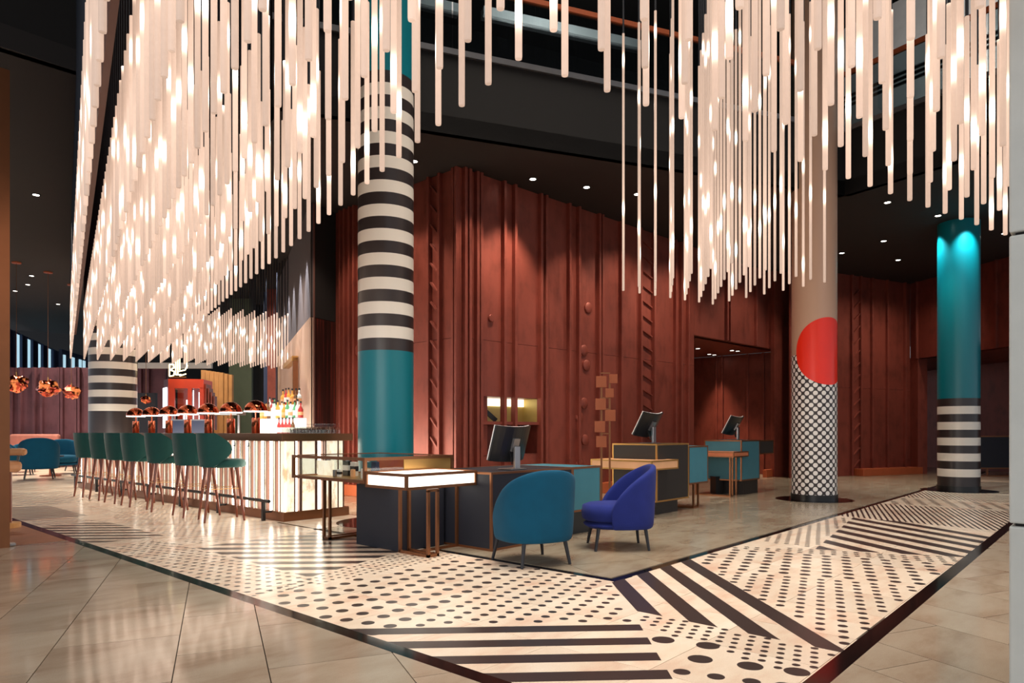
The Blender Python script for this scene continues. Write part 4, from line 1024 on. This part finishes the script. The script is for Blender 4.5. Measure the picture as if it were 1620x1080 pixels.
def bottle(kind, sh, loc_, label, group):
    key = (kind, sh)
    if key not in bm:
        r, h, hn = [(.036, .2, .29), (.045, .17, .27), (.04, .22, .31)][sh]
        bm[key] = (MB().lathe([(r*.96, 0), (r, .01), (r, h-.02), (r*.55, h+.015), (r*.34, h+.04), (r*.34, hn)], 14).mesh('bottle_glass'), MB().lathe([(r*.4, hn-.005), (r*.4, hn+.03)], 10).mesh('cap'), MB().lathe([(r*1.02, .05), (r*1.02, h-.06)], 14, cap=False).mesh('paper_label'))
    b = thing('bottle', loc_, label, 'bottle', 0, group); a, c_, l_ = bm[key]
    gb_ = link('bottle_glass', a, 'bottle_'+kind, b); link('cap', c_, 'black_satin', gb_); link('paper_label', l_, 'white_lacquer' if sh != 1 else 'tan_panel', gb_)
rb_ = random.Random(5)
for row, (u_, z, v0, v1, nm) in enumerate(((6.56, 1.40, 10.95, 12.36, 'lower'), (6.68, 1.50, 11.3, 12.36, 'middle'), (6.76, 1.66, 11.36, 12.03, 'upper'))):
    x = v0
    if nm == 'middle': v_skip = True
    while x < v1:
        kd = rb_.choice(cols)
        uu = u_+rb_.uniform(-.012, .012)+(.0 if nm != 'lower' else 0)
        if not (nm == 'middle' and 11.3 < x < 12.1 and uu > 6.675):
            bottle(kd, rb_.randrange(3), Vector((uu, x, z)), '%s bottle on the %s glowing step behind the bar' % (kd, nm), 'bottles on the %s glowing step' % nm)
        x += rb_.uniform(.095, .13)
for i in range(5):
    bottle('red' if i else 'brown', 0, Vector((6.43, 11.0+.12*i, 1.09)), 'small dark red bottle before the glowing shelf front', 'dark red bottles before the shelf front')
bbk = thing('back_counter', Vector((6.36, 10.9, 0)), 'dark back counter under the glowing bottle shelf', 'counter')
MB().prism([(0, 0), (.26, 0), (1.35, 2.6), (0, 2.6)], 0, 1.07).build('counter_body', 'charcoal', bbk); MB().prism([(-.02, -.01), (.26, -.01), (1.35, 2.6), (-.02, 2.6)], 1.07, 1.09).build('counter_top', 'silver', bbk)
# angled bronze bracket frame on the fluted wall
fr = thing('bronze_wall_frame', onbar(4.5, -.02, 1.9), 'bronze angled frame fixed to the fluted bar wall', 'frame', T1+pi)
box('upright', 'bronze', (.7, .8, -.1, 0, 0, .75), fr); box('crossbar', 'brass', (-1.1, .8, -.12, 0, .68, .78), fr)
# ---- bar machines with blue displays, between the lamp feet
for i, (px0, px1) in enumerate(((273, 291), (304, 323))):
    p = PD((px0+px1)/2, 14.6); m = thing('bottle_cooler', p, ('left' if i == 0 else 'right')+' chrome framed cooler with blue lit door behind the bar', 'cooler', YAW-pi/2)
    box('cooler_body', 'charcoal', (-.16, .16, .02, .4, 0, 1.42), m); box('door_frame', 'silver', (-.16, .16, -.01, .02, .9, 1.42), m); box('door', 'screen_blue', (-.135, .135, -.016, -.011, .93, 1.39), m)
hd = thing('counter_hood', PD(320, 14.9), 'chrome canopy with blue edge light above the bar coolers', 'hood', YAW-pi/2); box('canopy', 'silver', (-.75, .8, -.1, .4, 1.52, 1.6), hd, bevel=.01); box('edge_light', 'tube_cool', (-.7, .2, -.115, -.1, 1.55, 1.575), hd)
for x in (-.7, .75): box('support', 'silver', (x-.02, x+.02, .1, .14, 0, 1.52), hd)
# ---- orange kiosk with windows and neon sign
ko = thing('display_kiosk', PD(266, 17.6), 'orange kiosk with lit glass windows behind the bar', 'kiosk', YAW-pi/2+.18)
KH = 2.52
box('kiosk_body', 'red_lacquer', (0, .86, .02, .9, 0, 1.16), ko); box('kiosk_top', 'red_lacquer', (0, .86, 0, .9, 2.28, KH), ko); box('kiosk_back', 'red_lacquer', (0, .86, .8, .9, 1.16, 2.28), ko)
for a, b2 in ((0, .15), (.47, .57), (.76, .86)): box('kiosk_post', 'red_lacquer', (a, b2, 0, .1, 1.1, 2.3), ko)
for a, b2 in ((.15, .47), (.57, .76)): box('window_pane', 'glass', (a, b2, .04, .05, 1.2, 2.3), ko)
for x, z0, z1, y in ((.25, 1.25, 1.75, .5), (.31, 1.25, 2.0, .55), (.36, 1.25, 1.95, .5), (.52, 1.2, 2.25, .3), (.66, 1.25, 2.2, .4)): box('lit_rod', 'tube_cool', (x-.02, x+.02, y-.02, y+.02, z0, z1), ko)
MB().prism([(0, 0), (-.26, .5), (-.22, .55), (.04, .05)], 0, KH).build('side_panel', 'maroon_plum', ko); MB().prism([(-.03, .01), (-.22, .37), (-.235, .36), (-.045, .0)], 1.25, 2.3).build('side_window', 'tube_cool', ko)  # side panel's plum colour imitates the orange lacquer in shade
for i in range(4): box('vent_fin', 'maroon', (.87+.05*i, .90+.05*i, .1+.08*i, .6, 1.2, KH-.12-.1*i), ko)
sg = thing('neon_sign', PD(268, 17.3, 2.56), 'golden neon letter sign standing on the orange kiosk', 'sign', YAW-pi/2)
def stroke(pts, r=.016):
    m = MB()
    for p, q in zip(pts[:-1], pts[1:]): m.bar((p[0], 0, p[1]), (q[0], 0, q[1]), r, r, 8)
    m.build('neon_tube', 'neon', sg)
stroke([(0, 0), (0, .3), (.1, .3), (.12, .22), (.02, .16), (.13, .12), (.11, .02), (0, 0)]); stroke([(.16, .04), (.16, .56)]); stroke([(.21, .06), (.21, .56)]); stroke([(.16, .04), (.3, .04)])
stroke([(.26, .16), (.26, .78), (.42, .78), (.44, .2)]); stroke([(.22, .12), (.40, .16), (.46, .28)]); stroke([(.26, .01), (.42, .06)])
box('sign_foot', 'brass', (0, .42, -.02, .02, -.03, -.012), sg)
# ---- pendant lamps over the lounge
def pendant(px, py, D_, r, label):
    z = EYE+(HOR-py)*D_/FPX; c = thing('pendant_lamp', PD(px, D_, z), label, 'lamp', random.uniform(0, 6), 'melted copper pendant lamps')
    rr = random.Random(px); P = []; n, m_ = 22, 14
    ph = [rr.uniform(0, 6) for _ in range(6)]
    for i in range(n):
        row = []
        for j in range(m_+1):
            a, b2 = 2*pi*i/n, pi*j/m_-pi/2
            k = r*(1+.13*math.sin(3*a+ph[0]+2*b2)+.1*math.sin(5*b2+ph[1]+2*a)+.07*math.sin(7*a-4*b2+ph[2]))
            row.append((k*math.cos(a)*math.cos(b2)*1.1, k*math.sin(a)*math.cos(b2)*1.1, k*math.sin(b2)*.85))
        P.append(row)
    mb = MB(); mb.grid(P, closed_u=True); o = mb.build('shade', 'melt_copper', c); 
    for p in o.data.polygons: p.use_smooth = True
    MB().bar((0,0,r*.7), (0,0,CEIL-z), .006, .006, 6).build('cord', 'bronze', c); MB().lathe([(.1, CEIL-z-.03), (.1, CEIL-z)], 18).build('canopy', 'copper_base', c)
    MB().bar((0,0,r*.6), (0,0,r*1.3), .018, .012, 10).build('socket', 'brass', c)
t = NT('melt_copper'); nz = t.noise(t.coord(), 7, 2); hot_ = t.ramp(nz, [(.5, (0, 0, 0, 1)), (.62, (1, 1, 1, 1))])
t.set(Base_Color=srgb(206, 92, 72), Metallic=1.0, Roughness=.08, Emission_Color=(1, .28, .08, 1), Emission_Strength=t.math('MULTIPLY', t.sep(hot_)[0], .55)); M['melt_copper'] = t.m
pendant(26, 607, 16.5, .22, 'melted copper pendant lamp nearest the copper post'); pendant(76, 614, 17.5, .22, 'melted copper pendant lamp, middle of the three over the lounge'); pendant(113, 620, 19, .19, 'smallest melted copper pendant lamp beside the big striped column'); pendant(231, 632, 20, .12, 'tiny copper pendant lamp seen between column and orange kiosk')

# ================================================================== DOWNLIGHTS
dl = MB().lathe([(.05, -.006), (.05, 0)], 16).mesh('lens'); dr_ = MB().lathe([(.05, -.004), (.075, -.012), (.075, 0)], 20, cap=False).mesh('rim')
def downlight(p, z, label, energy=0, tgt=None, col=(1, .86, .7), spot=60, mat='lamp_white', group='ceiling downlights'):
    d = thing('downlight', (p.x, p.y, z), label, 'downlight', 0, group); link('lens', dl, mat, d); link('rim', dr_, 'ceiling_black', d)
    if energy:
        light('downlight_beam', 'SPOT', (p.x, p.y, z-.03), energy, col, target=tgt or (p.x, p.y, 0), spot_size=math.radians(spot), spot_blend=.8, shadow_soft_size=.05)
    return d
def cp(px, py): v = F(px, py, CEIL); return v
spots = [(843, 283, 'ceiling downlight left above the long maroon wall'), (928, 296, 'ceiling downlight right above the long maroon wall'), (1008, 307, 'ceiling downlight among the thin hanging tubes'), (57, 308, 'ceiling downlight at the upper left behind the brown fascia'), (50, 436, 'ceiling downlight left over the lounge'), (44, 450, 'second ceiling downlight over the lounge'), (24, 460, 'third ceiling downlight over the lounge by the copper post'), (92, 481, 'ceiling downlight over the lounge beside the outer light row'),
         (1332, 400, 'ceiling downlight beside the dotted column'), (1398, 381, 'ceiling downlight nearer between dotted and teal column'), (1421, 411, 'ceiling downlight farther between dotted and teal column'), (1404, 320, 'ceiling downlight above right row of tubes'), (1484, 341, 'ceiling downlight left of the teal column top'), (1589, 369, 'ceiling downlight right of the teal column top'), (655, 255, 'ceiling downlight behind the striped column'), (222, 566, 'tiny ceiling downlight beyond the big striped column')]
for px, py, lb in spots: downlight(cp(px, py), CEIL, lb, 70*(6 if px < 250 else 2 if px > 1300 else 1), group='lobby ceiling downlights', spot=(110 if px < 250 else 60))
for i, (px, py) in enumerate(((1104, 551), (1122, 560), (1130, 561), (1158, 554), (1167, 555))):
    v = F(px, py, 3.3); downlight(v, 3.3, 'copper downlight in the recess ceiling, %s from the left' % ordn[i], 130, col=(1, .7, .5), mat='lamp_glow', group='recess ceiling downlights')
# ---- accent beams: wall washers, column spots, scallops above the bar, added fills
WN = Vector((math.sin(AW), -math.cos(AW), 0))    # out of the reception wall
def wash_wall(px, out, energy, col=(1, .8, .62), ang=70, zt=2.0):
    x = XR(px); base = CR + Vector((math.cos(AW), math.sin(AW), 0))*x; p = base+WN*out; p.z = CEIL-.04; tg = base.copy(); tg.z = zt
    light('wall_wash_fill', 'SPOT', p, energy, col, target=tg, spot_size=math.radians(ang), spot_blend=.7, shadow_soft_size=.06)
wash_wall(800, .75, 230); wash_wall(900, 1.1, 230*.55); wash_wall(740, .9, 230*.5); wash_wall(985, 1.5, 230*.6, ang=95); wash_wall(1060, 1.7, 230*.7, ang=95); wash_wall(1170, 1.8, 230*.5, ang=95)  # last three are added fill for the wall's dim right end and header
for y in (1.0, 2.4): 
    p = Vector((CR.x-1.0, CR.y+y, CEIL-.04)); light('wall_wash_fill', 'SPOT', p, 230*.45, (1, .78, .6), target=Vector((CR.x, CR.y+y, 2.0)), spot_size=math.radians(75), spot_blend=.7, shadow_soft_size=.06)
c3 = PD(1516.5, 13.43)
for ang in (-1.15, .35):
    th = math.atan2(-c3.y, -c3.x)+ang; p = Vector((c3.x+.62*math.cos(th), c3.y+.62*math.sin(th), CEIL-.04)); light('column_spot', 'SPOT', p, 130, (.9, 1, .95), target=Vector((c3.x, c3.y, 2.6)), spot_size=math.radians(75), spot_blend=.9, shadow_soft_size=.03)
XB = lambda px: LB-ray_hit(px, B0.xy, T1)
for px in (484.5, 474.5, 464, 456.5, 449.5):
    x = XB(px); p = onbar(x, -.30, CEIL-.04); light('scallop_spot', 'SPOT', p, 330, (.93, .95, 1), target=onbar(x, -.26, 1.0), spot_size=math.radians(37), spot_blend=.2, shadow_soft_size=.015)
for px, D_ in ((300, 15.8), (345, 17.2), (385, 17.5)):
    p = PD(px, D_, CEIL-.05); light('back_area_fill', 'SPOT', p, 70*2.2, (1, .86, .7), target=PD(px, D_+2.2, 1.4), spot_size=math.radians(100), spot_blend=.8, shadow_soft_size=.08)  # added fill without fixtures, lifts the dark oak and back area
p = onbar(6.2, -1.1, CEIL-.05); light('fluted_wall_fill', 'SPOT', p, 70*3.5, (1, .82, .68), target=onbar(5.6, 0, 2.0), spot_size=math.radians(60), spot_blend=.8, shadow_soft_size=.05)  # added fill that brightens the fluted wall, no fixture here
# added fill on the far right wall, no fixtures in the ceiling
n3 = Vector((math.sin(A3w), -math.cos(A3w), 0))
for px in (1345, 1400):
    b_ = Q0 + Vector((math.cos(A3w), math.sin(A3w), 0))*X3(px); p = b_+n3*2.0; p.z = CEIL-.04; light('wall_wash_fill', 'SPOT', p, 230*.45, (1, .8, .62), target=Vector((b_.x, b_.y, 1.6)), spot_size=math.radians(100), spot_blend=.9, shadow_soft_size=.1)
